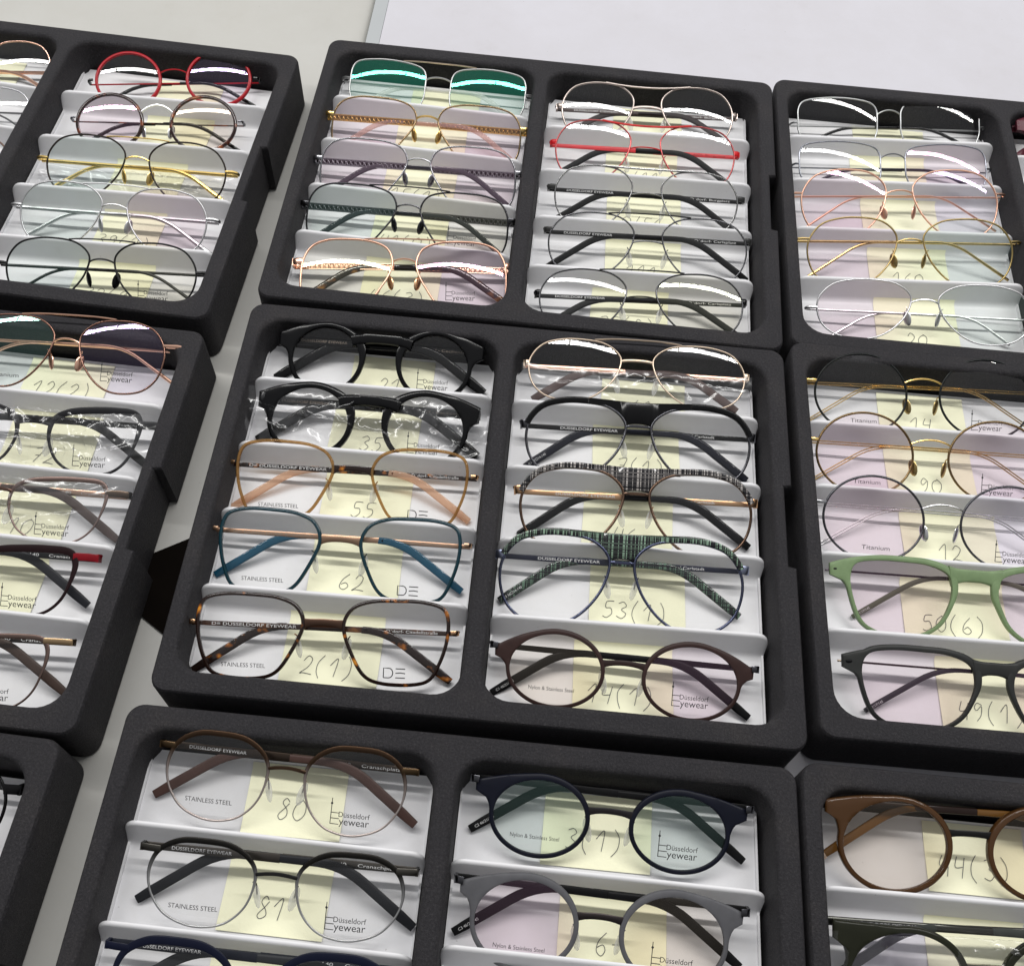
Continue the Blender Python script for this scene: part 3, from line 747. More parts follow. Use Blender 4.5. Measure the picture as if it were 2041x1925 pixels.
        tipp = [ps] + [tuple(ps[d]+(arc[0][d]-ps[d])*.5 for d in range(3))] + arc + [tuple(arc[-1][d]+(end[d]-arc[-1][d])*k/4 for d in range(3)) for k in range(1, 5)]
        tb = MB(); kind = S['temple']; th = S['th']; ztop = .55
        if kind == 'plate': tb.band(main, [th*(.8+.2*k/6) for k in range(7)], .5, 10)
        elif kind == 'wire': tb.tube(main, th, 8)
        elif kind == 'double':
            for o in (-.75, .75): tb.tube([(p[0], p[1]+o, p[2]) for p in main], .42, 6)
        elif kind == 'acetate': tb.band(main, [th*(1.1-.15*k/6) for k in range(7)], 1.1, 12); ztop = 1.15
        elif kind == 'chain':
            for o in (-2.1, 2.1): tb.band([(p[0], p[1]+o, p[2]) for p in main], .45, .55, 8)
            m = 20
            for k in range(m):
                u = (k+.6)/m*.98; c = tuple(h0[d]+(ps[d]-h0[d])*u for d in range(3))
                tb.tube([(c[0]+1.35*cos(a), c[1]+1.7*sin(a), c[2]) for a in [2*pi*q/8 for q in range(8)]], .5, 5, True)
        tem = link('temple', tb, tmat, root)
        if kind == 'chain':
            kb = MB(); kb.band(main, 2.0, .12, 8); link('temple_backing', kb, S.get('backm', DGREY), tem)
        tb = MB(); tw = S['tipw']; m = len(tipp)
        if kind == 'wire' and not S.get('fattip'): tb.tube(tipp, [th if k < m-3 else th*1.15 for k in range(m)], 8)
        elif kind == 'double':
            for o in (-.75, .75):
                q = []
                for k, p in enumerate(tipp):
                    a = tipp[max(0, k-1)]; b = tipp[min(m-1, k+1)]; tx, ty = b[0]-a[0], b[1]-a[1]; L = hypot(tx, ty); q.append((p[0]-ty/L*o, p[1]+tx/L*o, p[2]))
                tb.tube(q, .42, 6)
            dx, dy = end[0]-bend[0], end[1]-bend[1]; L = hypot(dx, dy); dx /= L; dy /= L
            c = (end[0]+dx*3.2, end[1]+dy*3.2)
            tb.tube([(c[0]-dx*3.2*cos(a)-dy*2.3*sin(a), c[1]-dy*3.2*cos(a)+dx*2.3*sin(a), end[2]) for a in [2*pi*q/14 for q in range(14)]], .4, 6, True)
        else:
            hw = [tw*(.72+.28*min(1, k/(m*.5))) for k in range(m)]
            hw[-1] *= .82; tb.band(tipp, hw, [S.get('tipd', .95)]*m, 12); ztop_t = S.get('tipd', .95)+.06
        tip = link('temple_tip', tb, tipm, tem)
        if S.get('endcap') and s > 0:
            kb = MB(); e2 = tuple(end[d]+(end[d]-arc[-1][d])/hypot(end[0]-arc[-1][0], end[1]-arc[-1][1])*1.8 for d in range(3))
            kb.band([end, e2], tw*.98, 1.0, 12); link('end_cap', kb, S['endcap'], tem)
        if S['text']:
            tl_, tr_, tmt = S['text'][:3]; mt = MB(); t_ = tl_ if s < 0 else tr_
            if t_:
                size = S.get('tsize', 2.3)
                def zt(px, py): 
                    u = (px-h0[0])/(bend[0]-h0[0]); return h0[2]+(bend[2]-h0[2])*u+ztop+.08
                w = S.get('twid', (44, 44))[0 if s < 0 else 1]
                x = h0[0]+S.get('toff', 13) if s < 0 else h0[0]-S.get('toff', 9)-w
                put_text(mt, t_, x, F.ve-.5-size*.34, size, zt, w)
                link('temple_lettering', mt, tmt, tem, False)
        if S.get('tiptext') and s > 0:
            mt = MB(); a = math.atan2(end[1]-bend[1], end[0]-bend[0]); v, f, w = text_geo(S['tiptext'], 2.0)
            # reads along the tip
            ca, sa = cos(a+pi), sin(a+pi); ox, oy = end[0]+3*ca+.7*sa, end[1]+3*sa-.7*ca
            mt.add([(ox+p[0]*ca-p[1]*sa, oy+p[0]*sa+p[1]*ca, dz+S.get('tipd', .95)+.12+.0*p[0]) for p in v], f)
            link('tip_lettering', mt, M_WPRINT, tem, False)
    # ---- nose pads
    if S['pads'] != 'none':
        vp = F.H*S.get('padv', .40)
        for s in (-1, 1):
            xe = edge_x(pts, vp+2, -1); x = xe-1.7
            q = Matrix.Rotation(radians(-14*s), 3, 'Z') @ Matrix.Rotation(radians(38*s), 3, 'Y')
            mb = MB(); mb.blob((s*x, vp-1, F.zw(xe, vp)-3.2), (2.6, 6.2, .9) if S['pads'] == 'clear' else (2.7, 5.4, .8), q)
            pad = link('nose_pad', mb, M_SIL if S['pads'] == 'clear' else S.get('padm', rim), root)
            mb = MB(); mb.tube([(s*(xe+.2), vp+6, F.zw(xe, vp+6)), (s*(xe-.9), vp+5, F.zw(xe, vp)-2.2), (s*(xe-1.2), vp+2, F.zw(xe, vp)-3.6), (s*x, vp-.5, F.zw(xe, vp)-3.4)], .38, 6)
            link('pad_arm', mb, S.get('padarm', brm), pad)
    # ---- lenses and their prints
    for s, tint, pr in ((-1, S['tint'][0], S['prints'][0]), (1, S['tint'][1], S['prints'][1])):
        ring = mirror(lens_pts, s); m = len(ring); mb = MB(); vs = []; cx = s*F.cx
        T = [1, .9, .78, .64, .48, .32, .16]
        for back in (0, 1):
            for t in T:
                for p in ring:
                    x, v = cx+(p[0]-cx)*t, F.cv+(p[1]-F.cv)*t
                    vs.append((x, v, -((x-cx)**2+(v-F.cv)**2)/(2*SPH) - (1.3 if back else 0)))
            vs.append((cx, F.cv, -(1.3 if back else 0)))
        fs = []; o2 = len(T)*m+1
        for o in (0, o2):
            for a in range(len(T)-1):
                for i in range(m):
                    j = (i+1) % m; fs.append((o+a*m+i, o+a*m+j, o+(a+1)*m+j, o+(a+1)*m+i))
            for i in range(m): fs.append((o+(len(T)-1)*m+i, o+(len(T)-1)*m+(i+1) % m, o+len(T)*m))
        for i in range(m):
            j = (i+1) % m; fs.append((i, o2+i, o2+j, j))
        mb.add(vs, fs)
        ln = link('lens', mb, lens_mat(tint), root)
        if pr:
            mb = MB()
            zf = lambda px, py, cx=cx: -((px-cx)**2+(py-F.cv)**2)/(2*SPH)+.18
            if pr == 'logo': logo(mb, cx+S.get('lgx', 0), F.H*S.get('lgy', .15), 20, zf)
            elif pr == 'de': de_mark(mb, cx, F.H*.10, 5.2, zf)
            elif pr == 'STAINLESS STEEL': put_text(mb, pr, cx-2, F.H*S.get('ssy', .15), 3.2, zf, S.get('ssw', 24), True)
            elif pr == 'Titanium': put_text(mb, pr, cx+1, F.H*.13, 3.6, zf, 17, True)
            else: put_text(mb, pr, cx-1.5, F.H*.20, 2.9, zf, 25, True)
            link('lens_print', mb, M_PRINT, ln, False)
    return root
# ------------------------------------------------------------------ the pairs: place in metres/1000, yaw, recline, lens size
G = {
 'M2L1':(-85.2,80.9,-18.0,1.13,24,42.5,27.1,40.7,23.9,33.2,67.1),
 'M2L2':(-85.9,32.4,-18.0,1.04,24,46.4,25.1,40.8,23.3,33.4,69.9),
 'M2L3':(-88.4,-14.1,-18.0,1.98,24,58.5,21.7,47.5,30.7,32.5,75.2),
 'M2L4':(-87.8,-63.3,-18.0,1.52,24,58.8,21.5,49.6,31.9,35.8,75.3),
 'M2L5':(-87.6,-114.1,-16.0,2.94,24,59.2,20.1,47.3,29.7,30.1,74.3),
 'M2R1':(79.2,84.5,-9.0,1.91,19,58.8,20.5,41.1,22.1,23.9,72.5),
 'M2R2':(82.0,33.4,-18.0,1.97,24,61.5,15.8,47.4,28.8,32.1,73.4),
 'M2R3':(81.9,-16.2,-18.0,2.29,24,61.1,15.5,48.9,31.0,34.0,73.1),
 'M2R4':(74.3,-64.9,-18.0,1.69,24,62.5,14.2,51.5,35.0,37.6,73.4),
 'M2R5':(76.2,-113.8,-16.0,-0.13,24,49.8,24.4,37.8,20.3,29.1,73.9),
 'M1L1':(-80.8,344.7,-18.0,-0.91,25,58.1,19.5,40.5,24.5,23.9,74.7),
 'M1L2':(-82.8,297.5,-18.0,0.5,32,62.3,16.3,41.3,25.6,27.4,78.2),
 'M1L3':(-82.8,250.3,-18.0,1.02,32,62.1,16.8,43.0,25.8,27.6,77.7),
 'M1L4':(-84.6,204.3,-18.0,0.31,32,62.2,16.8,42.7,26.5,27.2,77.7),
 'M1L5':(-78.3,149.4,-16.0,4.95,17,61.5,16.0,51.3,31.9,34.9,76.2),
 'M1R1':(83.3,336.7,-18.0,2.88,21.5,54.9,21.3,46.7,24.0,26.7,70.2),
 'M1R2':(81.6,290.1,-18.0,1.93,27,55.5,22.0,46.6,25.3,28.5,70.9),
 'M1R3':(82.9,243.0,-18.0,1.71,32,55.2,20.9,44.4,22.9,27.7,71.3),
 'M1R4':(85.0,196.5,-18.0,2.34,32,59.2,19.7,44.8,27.7,31.7,72.7),
 'M1R5':(82.4,146.9,-16.0,3.27,19.5,58.6,20.2,44.9,24.1,27.6,72.2),
 'R1L1':(271.2,354.5,-18.0,5.33,28,62.1,18.4,37.8,21.4,18.6,76.3),
 'R1L2':(270.2,308.3,-18.0,5.08,23,61.9,18.9,37.2,22.4,19.9,76.1),
 'R1L3':(270.2,259.6,-18.0,6.81,28,63.0,19.7,50.5,29.4,33.4,80.1),
 'R1L4':(271.4,212.5,-18.0,5.83,32,64.0,18.9,48.4,29.7,33.5,80.5),
 'R1L5':(273.7,162.8,-16.0,2.96,32,63.9,18.7,39.9,18.6,19.8,79.3),
 'R2L1':(265.7,87.3,-18.0,3.16,24,59.4,21.6,51.9,30.9,33.5,78.7),
 'R2L2':(264.1,40.3,-18.0,1.5,24,60.1,22.2,51.4,29.3,32.8,78.8),
 'R2L3':(265.2,-5.7,-18.0,0.87,24,60.3,22.3,50.9,30.8,33.2,79.8),
 'R2L4':(277.8,-53.9,-18.0,1.1,24,63.1,22.5,45.8,28.8,36.9,85.0),
 'R2L5':(280.0,-106.9,-16.0,0.8,24,62.2,21.4,41.0,24.2,33.0,84.7),
 'L1R1':(-277.4,326.5,-18.0,8.73,23,49.8,17.8,46.2,23.7,23.7,64.7),
 'L1R2':(-279.3,277.9,-18.0,5.35,23,49.5,18.7,45.4,23.6,25.8,63.8),
 'L1R3':(-281.7,227.3,-18.0,0.76,32,55.2,17.1,44.1,24.7,25.9,71.4),
 'L1R4':(-284.5,178.9,-18.0,0.81,32,55.4,17.4,45.1,26.9,27.1,71.4),
 'L1R5':(-277.5,130.0,-16.0,2.76,32,54.2,16.6,42.3,23.7,24.5,70.2),
 'M3L1':(-94.2,-191.1,-16.0,-1.04,24,51.3,19.1,42.9,21.3,34.3,66.9),
 'M3L2':(-89.1,-240.1,-16.0,-0.1,24,51.8,20.2,39.9,19.6,34.0,68.1),
 'M3L3':(-90.8,-287.5,-16.0,-0.24,24,54.2,20.3,42.0,20.6,36.6,70.9),
 'M3R1':(71.1,-192.1,-16.0,-1.1,24,46.6,24.4,36.0,15.9,32.9,72.3),
 'M3R2':(67.7,-244.7,-16.0,-1.1,24,47.8,24.3,40.0,22.3,36.3,71.7),
 'R3L1':(254.3,-191.4,-16.0,1.45,24,52.7,23.3,42.9,21.9,39.8,74.7),
 'R3L2':(253.5,-252.0,-16.0,2.02,24,54.3,21.1,42.0,23.8,43.3,74.1),
 'L2R1':(-279.1,54.9,-8.0,1.96,19,53.9,16.0,47.3,29.2,32.8,74.7),
 'L2R2':(-283.7,-0.0,-16.0,1.66,24,53.8,19.3,39.9,23.7,33.5,75.5),
 'L2R3':(-290.8,-46.7,-16.0,1.07,24,55.8,15.6,38.0,27.7,31.4,75.9),
 'L2R4':(-294.5,-92.1,-16.0,0.82,24,54.8,15.3,38.0,25.4,35.0,74.3),
 'L2R5':(-291.0,-145.8,-16.0,1.51,24,53.0,14.5,38.9,25.6,37.2,72.3),
 'L1L1':(-429.6,326.1,-18.0,5.54,21,45.7,17.2,41.7,17.7,20.2,60.1),
 'L1L2':(-428.7,273.7,-18.0,3.81,21,46.4,16.8,41.6,23.0,25.8,60.2),
 'L1L3':(-425.4,218.9,-18.0,5.16,25,46.9,16.0,41.3,25.6,27.6,59.0),
 'L3R1':(-296,-214,-16,-1.9,24,58,16,44,28,31,72),
 'R1R1':(437,352,-16,3,22,46,22,41,24,33,70),
}
GOLD = (.80, .55, .20); ROSE = (.86, .52, .38); SILVER = (.80, .80, .80); GUN = (.10, .10, .11); BRONZE = (.26, .19, .15); CHAMP = (.74, .60, .46); OLDGOLD = (.42, .31, .13); COPPER = (.60, .36, .20)
DE = ('D\u00dcSSELDORF EYEWEAR', 'C1  51\u25a120  140     D\u00b4dorf- Burgplatz', M_WPRINT)
DEC = ('D\u00dcSSELDORF EYEWEAR', 'C1  55\u25a118  140     D\u00b4dorf- Carlsplatz', M_WPRINT)
CIT = ('D\u2261 D\u00dcSSELDORF EYEWEAR', 'C3 53/22/140  D\u00b4dorf- Citadellstra\u00dfe', M_WPRINT)
CAR = ('D\u00dcSSELDORF EYEWEAR', 'D\u00b4dorf-Carlstadt', M_WPRINT)
CEC = ('D\u00dcSSELDORF EYEWEAR', 'D\u00b4dorf - Cecilienallee', M_GPRINT)
CRA = ('D\u00dcSSELDORF EYEWEAR', 'C1  49\u25a120  140     Cranachplatz', M_WPRINT)
ANE = (None, 'D\u00b4dorf - Angermund', M_GPRINT)
SS, NY, TI = 'STAINLESS STEEL', 'Nylon & Stainless Steel', 'Titanium'
key = dict(kind='plate', inner=True, shape='round', w=2.9, depth=4.0, lug=1, lugh=4.2, lugdv=-1.6, topw=.25, bridge='key', brv=.62, brh=2.2, brw=3.2, pads='none', nas=2.2, temple='acetate', th=2.6, tipw=3.2, tipd=1.3, rim=BLACK, text=CEC, prints=(None, 'logo'), lgy=.12, twid=(30, 33))
cita = dict(kind='plate', shape='square', w=2.0, depth=3.0, topw=.1, bridge=None, bridge2=1, brv=.67, brh=1.2, brw2=1.9, pads='clear', padv=.42, temple='plate', th=1.7, tipw=2.4, text=CIT, prints=(SS, 'de'), endp=True, eh=1.3, split=.93, twid=(47, 48), toff=11)
carl = dict(shape='aviator', r=.85, bridge='flat', brv=.72, brh=.2, brw=.9, bar='brow', pads='clear', padv=.45, temple='plate', th=1.9, tipw=2.6, tipd=1.2, text=CAR, eh=2.5, split=.62, tang=36, twid=(36, 23), toff=24)
nyl = dict(kind='plate', inner=True, shape='round', w=2.1, depth=2.6, topw=.45, lug=1, lugh=2.5, lugdv=-3.0, lugin=3.0, bridge=None, bridge2=1, brv=.64, brh=1.6, brw2=1.5, pads='clear', padv=.40, temple='plate', th=1.9, tm=MBLACK, tip=MBLACK, tipw=2.4, prints=(NY, 'logo'), endp=True, eh=1.8, epm=metal(GUN), split=.72, tiptext='C1 46/21/145')
cran = dict(shape='panto', kind='wire', r=.56, flatrim=.5, bridge='flat', brv=.66, brh=1.4, brw=.9, pads='clear', padv=.42, temple='plate', th=2.2, text=CRA, prints=(SS, 'logo'), eh=1.7, split=.68, tipw=2.6, lgy=.12, ssy=.2, twid=(30, 52))
chain = dict(shape='pilot', r=.68, bridge='arch', brv=.70, brh=2.0, bar='straight', barx=.18, pads='metal', padv=.44, temple='chain', eh=1.7, split=.60, tang=36, tipw=1.9, tipd=1.0)
burg = dict(shape='aviator', r=.6, bridge='arch', brv=.58, brh=1.2, br=.5, bar='curve', barx=.1, pads='clear', padv=.36, temple='plate', th=1.8, tip=MBLACK, tipw=2.2, eh=1.9, split=.62, text=DE, tang=34, twid=(34, 62), tsize=2.2)
tita = dict(shape='aviator', r=.64, bridge='arch', brv=.66, brh=2.2, br=.6, pads='metal', padv=.42, temple='wire', th=.72, eh=.9, eround=True, split=.70, tang=33)
circ = dict(shape='round', r=.74, bridge='arch', brv=.66, brh=3.0, br=.55, pads='metal', padv=.40, temple='double', eh=1.0, split=.72, prints=(TI, 'logo'), lgy=.1, tang=33)
nylor = dict(shape='half', r=.62, bridge='arch', brv=.70, brh=3.2, br=.55, pads='none', temple='wire', th=.6, eh=.8, eround=True, fattip=True, tipw=1.1, tipd=1.0, split=.60, tang=26, drop=20)
plast = dict(kind='plate', shape='wayfarer', w=2.2, depth=3.4, topw=.55, lug=1, lugh=3.4, lowv=.04, bridge='plate', brv=.82, brh=1.2, brw=3.6, nas=1.5, pads='none', temple='wire', th=.6, split=.62, fattip=True, tipw=1.5, tipd=1.2, tang=33)
def mk(base, label, short, **k):
    d = dict(base); d.update(k); d['label'] = label; d['short'] = short; return d
STYLE = {
'M2L1': mk(key, 'shiny black round keyhole-bridge glasses at the back of the centre tray, no wrapper', 'black round keyhole glasses at the back of the centre tray'),
'M2L2': mk(key, 'thick black round keyhole-bridge glasses inside a crumpled clear plastic sleeve', 'thick black keyhole glasses in a plastic sleeve', w=3.3, lugh=4.8, brw=3.4),
'M2L3': mk(cita, 'translucent amber square glasses with a tortoiseshell bridge', 'translucent amber square glasses', w=1.65, rim=clear((.44, .25, .09), .36), bridge2=tortoise(), tm=tortoise(), tip=clear((.78, .52, .36), .40), epm=metal(COPPER)),
'M2L4': mk(cita, 'teal blue square glasses with brown bronze bridge and temples', 'teal blue square glasses', rim=clear((.004, .032, .046), .92), bridge2=metal((.33, .21, .14), .35), tm=metal((.48, .30, .20), .35), tip=clear((.010, .085, .15), .8), epm=metal((.55, .36, .24), .35), text=(CIT[0], CIT[1], M_GPRINT)),
'M2L5': mk(cita, 'dark tortoiseshell square glasses at the front of the centre tray', 'dark tortoiseshell square glasses', rim=tortoise(), bridge2=metal((.12, .07, .05), .3), backrim=metal(COPPER), tm=tortoise((.03, .012, .006), (.2, .08, .02), 90, .58), tip=tortoise(), epm=metal(COPPER)),
'M2R1': mk(burg, 'champagne double-bar aviator glasses in a clear sleeve at the back of the centre tray', 'champagne double-bar aviators in a clear sleeve', rim=metal((.60, .48, .37), .34), bar='straight', barh=1.6, barx=.2, tm=metal(ROSE, .3), tip=plastic((.07, .04, .035), .45), tipw=2.7, text=None, bridge='flat', brv=.70, brh=.5),
'M2R2': mk(carl, 'aviator glasses with a solid glossy black brow', 'aviators with a solid black brow', rim=metal(GUN), barm=BLACK, tm=BLACK, tip=plastic((.012, .013, .02), .15), epm=metal(GUN, .3), tiptext='C1 57\u25a114-140'),
'M2R3': mk(carl, 'aviator glasses with black plaid brow and bronze temples', 'plaid-browed aviators with bronze temples', rim=metal((.16, .10, .07)), barm=plaid((.42, .39, .37)), tm=metal(COPPER, .3), tip=BLACK, epm=metal(COPPER, .25), padarm=metal(COPPER)),
'M2R4': mk(carl, 'aviator glasses with black plaid brow showing green light through it, plaid temple tips', 'plaid-browed aviators with plaid temple tips', rim=metal((.09, .10, .16)), barm=plaid((.22, .33, .24)), tm=plastic((.012, .014, .03), .25), tip=plaid((.10, .17, .12)), epm=metal((.30, .33, .45), .3), tiptext='C3 56\u25a114-140'),
'M2R5': mk(nyl, 'matt dark brown round glasses with black metal bridge at the front of the centre tray', 'matt dark brown round glasses', rim=plastic((.036, .019, .017), .42), bridge2=plastic((.03, .018, .016), .4), tint=('warm', 'pink')),
'M1L1': mk(chain, 'silver half-moon glasses with strong green reflections', 'silver half-moon glasses with green reflections', shape='half', rim=metal((.45,.45,.45), .4), temple='wire', th=.8, tip=M_SIL, fattip=True, eround=True, eh=1.1, tint=('teal', 'teal'), pads='none', barm=metal(CHAMP)),
'M1L2': mk(chain, 'square aviator glasses with gold chain temples', 'square aviators with gold chain temples', rim=metal((.30, .22, .14)), rim2=metal((.34, .24, .13)), tm=metal(GOLD), brm=metal(GOLD), epm=metal(GOLD), tip=clear((.82, .62, .55), .3), tint=('pink', 'pink'), padm=metal(GOLD), backm=plastic((.14, .09, .02), .3), bar=None, bridge='flat', brw=.7),
'M1L3': mk(chain, 'gunmetal square aviator glasses with black chain temples, pink-tinted lenses', 'gunmetal square aviators with pinkish lenses', rim=metal((.33, .33, .35)), tm=metal((.32, .32, .34), .3), tip=clear((.10, .09, .11), .7), tint=('pink', 'pink'), backm=BLACK, bar=None),
'M1L4': mk(chain, 'black square aviator glasses with black chain temples and a black top bar', 'black square aviators with black chain temples', rim=metal((.06, .06, .065)), tm=metal((.13, .13, .14), .3), tip=clear((.03, .035, .04), .85), tint=('mint', 'olive'), backm=BLACK, prints=(None, 'logo')),
'M1L5': mk(chain, 'bright rose gold double-bar square aviator glasses with dark tortoiseshell tips', 'bright rose gold square aviators', rim=metal((.74, .44, .32), .36), r=.75, tm=metal((.92, .66, .50), .24), tip=tortoise((.012, .007, .005), (.3, .15, .03), 90, .58), tipw=2.5, split=.62, epm=metal(ROSE, .22), eh=2.4, tint=('olive', 'pink'), backm=metal(ROSE, .2), prints=(TI, 'logo'), padm=metal(COPPER)),
'M1R1': mk(burg, 'taupe bronze aviator glasses at the back of their tray', 'taupe bronze aviators', rim=metal((.42, .36, .33), .35), r=.75, tm=plastic((.075, .052, .05), .4), tip=plastic((.03, .022, .022), .5), brw=1.2, bridge='flat'),
'M1R2': mk(burg, 'red wire aviator glasses with black temple tips', 'red wire aviators', rim=plastic((.55, .015, .02), .3), rim2=metal((.42, .10, .10), .3), tm=plastic((.66, .05, .06), .3), epm=plastic((.6, .015, .02), .3), barm=plastic((.6, .03, .03), .3), text=(None, DE[1], plastic((.35, .02, .02), .4))),
'M1R3': mk(burg, 'thin grey wire aviator glasses with black temples, third in their row behind the Carlsplatz pair', 'thin grey wire aviators third in the row', rim=metal((.28, .28, .28)), tm=MBLACK, epm=plastic((.03, .03, .03), .3), barm=metal((.4, .4, .4)), bard=.6),
'M1R4': mk(burg, 'thin black wire aviator glasses with straight black top bar and no glare', 'thin black wire aviators fourth in the row', rim=metal((.14, .14, .15)), tm=MBLACK, bar='straight', barx=.18, text=DEC, epm=plastic((.03, .03, .03), .3), barm=plastic((.03, .03, .03), .35)),
'M1R5': mk(burg, 'thin black double-bar aviator glasses with white glare across both lenses', 'thin black double-bar aviators with white glare', rim=metal((.07, .07, .075)), tm=MBLACK, bar='straight', barx=.18, text=('D\u00dcSSELDORF EYEWEAR', 'C2  55\u25a118  140     D\u00b4dorf- Carlsplatz', M_WPRINT), epm=BLACK, barm=plastic((.03, .03, .03), .35), tint=('clear', 'olive')),
'R1L1': mk(nylor, 'bright silver half-rim glasses at the back of the right tray', 'bright silver half-rim glasses', rim=metal((.48, .49, .49), .38), r=.65, tip=BLACK, tint=('clear', 'clear')),
'R1L2': mk(nylor, 'thin dark half-rim glasses with a blue-black temple and white glare', 'thin dark half-rim glasses with white glare', rim=metal((.24, .25, .28), .3), tip=plastic((.008, .008, .02), .2), tint=('clear', 'pink')),
'R1L3': mk(tita, 'rose gold wire glasses with pinkish left lens', 'rose gold wire glasses', rim=metal((.74, .44, .32), .34), tint=('pink', 'violet'), text=ANE, twid=(20, 24)),
'R1L4': mk(tita, 'antique gold wire glasses with round-ended gold temples', 'antique gold wire glasses', rim=metal(OLDGOLD, .3), tint=('pink', 'mint'), th=.95, tm=metal((.50, .36, .15), .25)),
'R1L5': mk(tita, 'shiny silver wire glasses with a thick polished brow line', 'shiny silver wire glasses', rim=metal((.66, .66, .67), .34), th=.9, tint=('pink', 'green'), eh=1.3),
'R2L1': mk(circ, 'round black-rimmed glasses with gold double-wire temples', 'round black-rimmed glasses with gold temples', rim=metal(GOLD), rim2=plastic((.012, .014, .014), .2), tint=('clear', 'clear'), padm=metal(OLDGOLD)),
'R2L2': mk(circ, 'round brown and gold glasses with gold double-wire temples', 'round brown and gold glasses', rim=metal(GOLD), rim2=metal((.20, .13, .06)), tint=('pink', 'pink'), padm=metal(OLDGOLD)),
'R2L3': mk(circ, 'round dark-rimmed glasses with silver double-wire temples', 'round dark-rimmed glasses with silver temples', rim=metal(SILVER), rim2=metal((.09, .09, .10)), brm=metal((.35, .35, .36)), tint=('pink', 'violet'), padm=metal(SILVER, .1)),
'R2L4': mk(plast, 'sage green plastic glasses with thin black wire temples', 'sage green plastic glasses', rim=plastic((.185, .265, .135), .4), tm=metal((.05, .04, .05)), tip=plastic((.10, .11, .07), .35), tint=('pink', 'pink'), rivet=1, rivm=MBLACK, tiptext='51/17/145'),
'R2L5': mk(plast, 'dark grey plastic glasses at the front of the right tray', 'dark grey plastic glasses', rim=plastic((.028, .029, .028), .4), tm=metal((.10, .08, .06)), tip=plastic((.03, .03, .035), .4), tint=('pink', 'pink'), inner=True, rivet=1, rivm=MBLACK, tiptext='51/17/145'),
'L1R1': mk(circ, 'red round plastic-rimmed glasses at the back of the left tray', 'red round glasses', kind='plate', w=2.3, depth=2.6, rim=plastic((.36, .012, .02), .25), temple='wire', th=.6, tip=BLACK, fattip=True, tipw=1.3, bridge='arch', brm=metal(GUN), prints=(None, None), padm=metal(GUN), endp=True, epm=BLACK, tint=('clear', 'violet'), brv=.6, pads='none'),
'L1R2': mk(circ, 'tortoiseshell round glasses with an arched silver bridge', 'tortoiseshell round glasses', kind='plate', w=2.4, depth=2.4, rim=tortoise((.02, .006, .004), (.30, .08, .02), 110, .54), temple='wire', th=.55, tip=BLACK, fattip=True, tipw=1.3, bridge=None, bridge2=metal(SILVER), brw2=.6, brh=6.5, prints=(None, None), padm=metal(SILVER), endp=True, epm=metal(GUN), eh=.7, tint=('pink', 'warm')),
'L1R3': mk(tita, 'black-rimmed gold aviator glasses with a gold top bar', 'black-rimmed gold aviators', rim=metal((.86, .62, .22)), rim2=plastic((.025, .018, .015), .25), bar='straight', barx=.25, barr=.5, th=1.4, eh=1.5, tint=('mint', 'olive'), text=ANE, twid=(20, 24)),
'L1R4': mk(tita, 'silver aviator glasses with flat silver temples', 'silver aviators', rim=metal((.56, .56, .57), .38), bar='straight', barx=.25, barr=.45, th=1.4, eh=1.4, tint=('mint', 'pink')),
'L1R5': mk(tita, 'black aviator glasses with black top bar and black nose pads', 'black aviators', rim=plastic((.014, .014, .015), .28), bar='straight', barx=.25, barr=.5, th=1.0, eh=1.3, tint=('mint', 'olive'), prints=(TI, 'logo'), lgy=.1, padm=BLACK, text=(None, 'D\u00b4dorf - Angermund', M_WPRINT), twid=(20, 24)),
'M3L1': mk(cran, 'brown and gold panto glasses with brown tips lying over note 80', 'brown and gold panto glasses', rim=twotone((.075,.045,.028), (.52,.45,.42), .33, 20, 33), bar=None, tm=metal((.06, .045, .035), .35), tip=plastic((.065, .036, .03), .45), epm=metal((.085, .055, .03), .3), brm=metal((.085, .052, .034), .32), tint=('clear', 'clear')),
'M3L2': mk(cran, 'black and silver panto glasses with black tips lying over note 81', 'black and silver panto glasses', rim=twotone((.035,.033,.03), (.50,.50,.50), .3, 20, 32), tm=metal((.10, .09, .08), .35), tip=plastic((.014, .015, .018), .5), epm=metal((.09, .085, .075), .3), brm=plastic((.012, .012, .012), .3)),
'M3L3': mk(cran, 'navy blue panto glasses cut off by the bottom edge of the photo', 'navy blue panto glasses at the bottom edge', rim=plastic((.006, .008, .022), .35), r=.8, tm=plastic((.02, .022, .03), .4), tip=plastic((.03, .032, .036), .5), epm=plastic((.006, .008, .022), .3), prints=(None, None)),
'M3R1': mk(nyl, 'matt navy blue round glasses with black temples', 'matt navy round glasses', rim=plastic((.0045, .0055, .0125), .4), bridge2=plastic((.014, .012, .013), .35), tint=('mint', 'mint'), w=2.3, tiptext='C2 46/21/145'),
'M3R2': mk(nyl, 'matt grey round glasses with black temples', 'matt grey round glasses', rim=plastic((.10, .10, .108), .45), bridge2=metal((.06, .05, .05), .35), tint=('pink', 'warm'), w=2.4, tiptext='C3 46/21/145'),
'R3L1': mk(key, 'translucent brown round glasses with gold-capped temple tip', 'translucent brown round glasses', rim=clear((.075, .032, .009), .80), w=2.6, lugh=3.0, bridge=None, bridge2=plastic((.008, .008, .008), .3), brv=.67, brh=.8, brw2=1.5, tip=clear((.17, .08, .02), .8), tm=plastic((.02, .012, .01), .3), th=1.9, tipw=2.2, endcap=metal((.86, .66, .50), .2), text=None, prints=(None, None), tint=('warm', 'warm'), rivet=2, nas=.6, topw=.1),
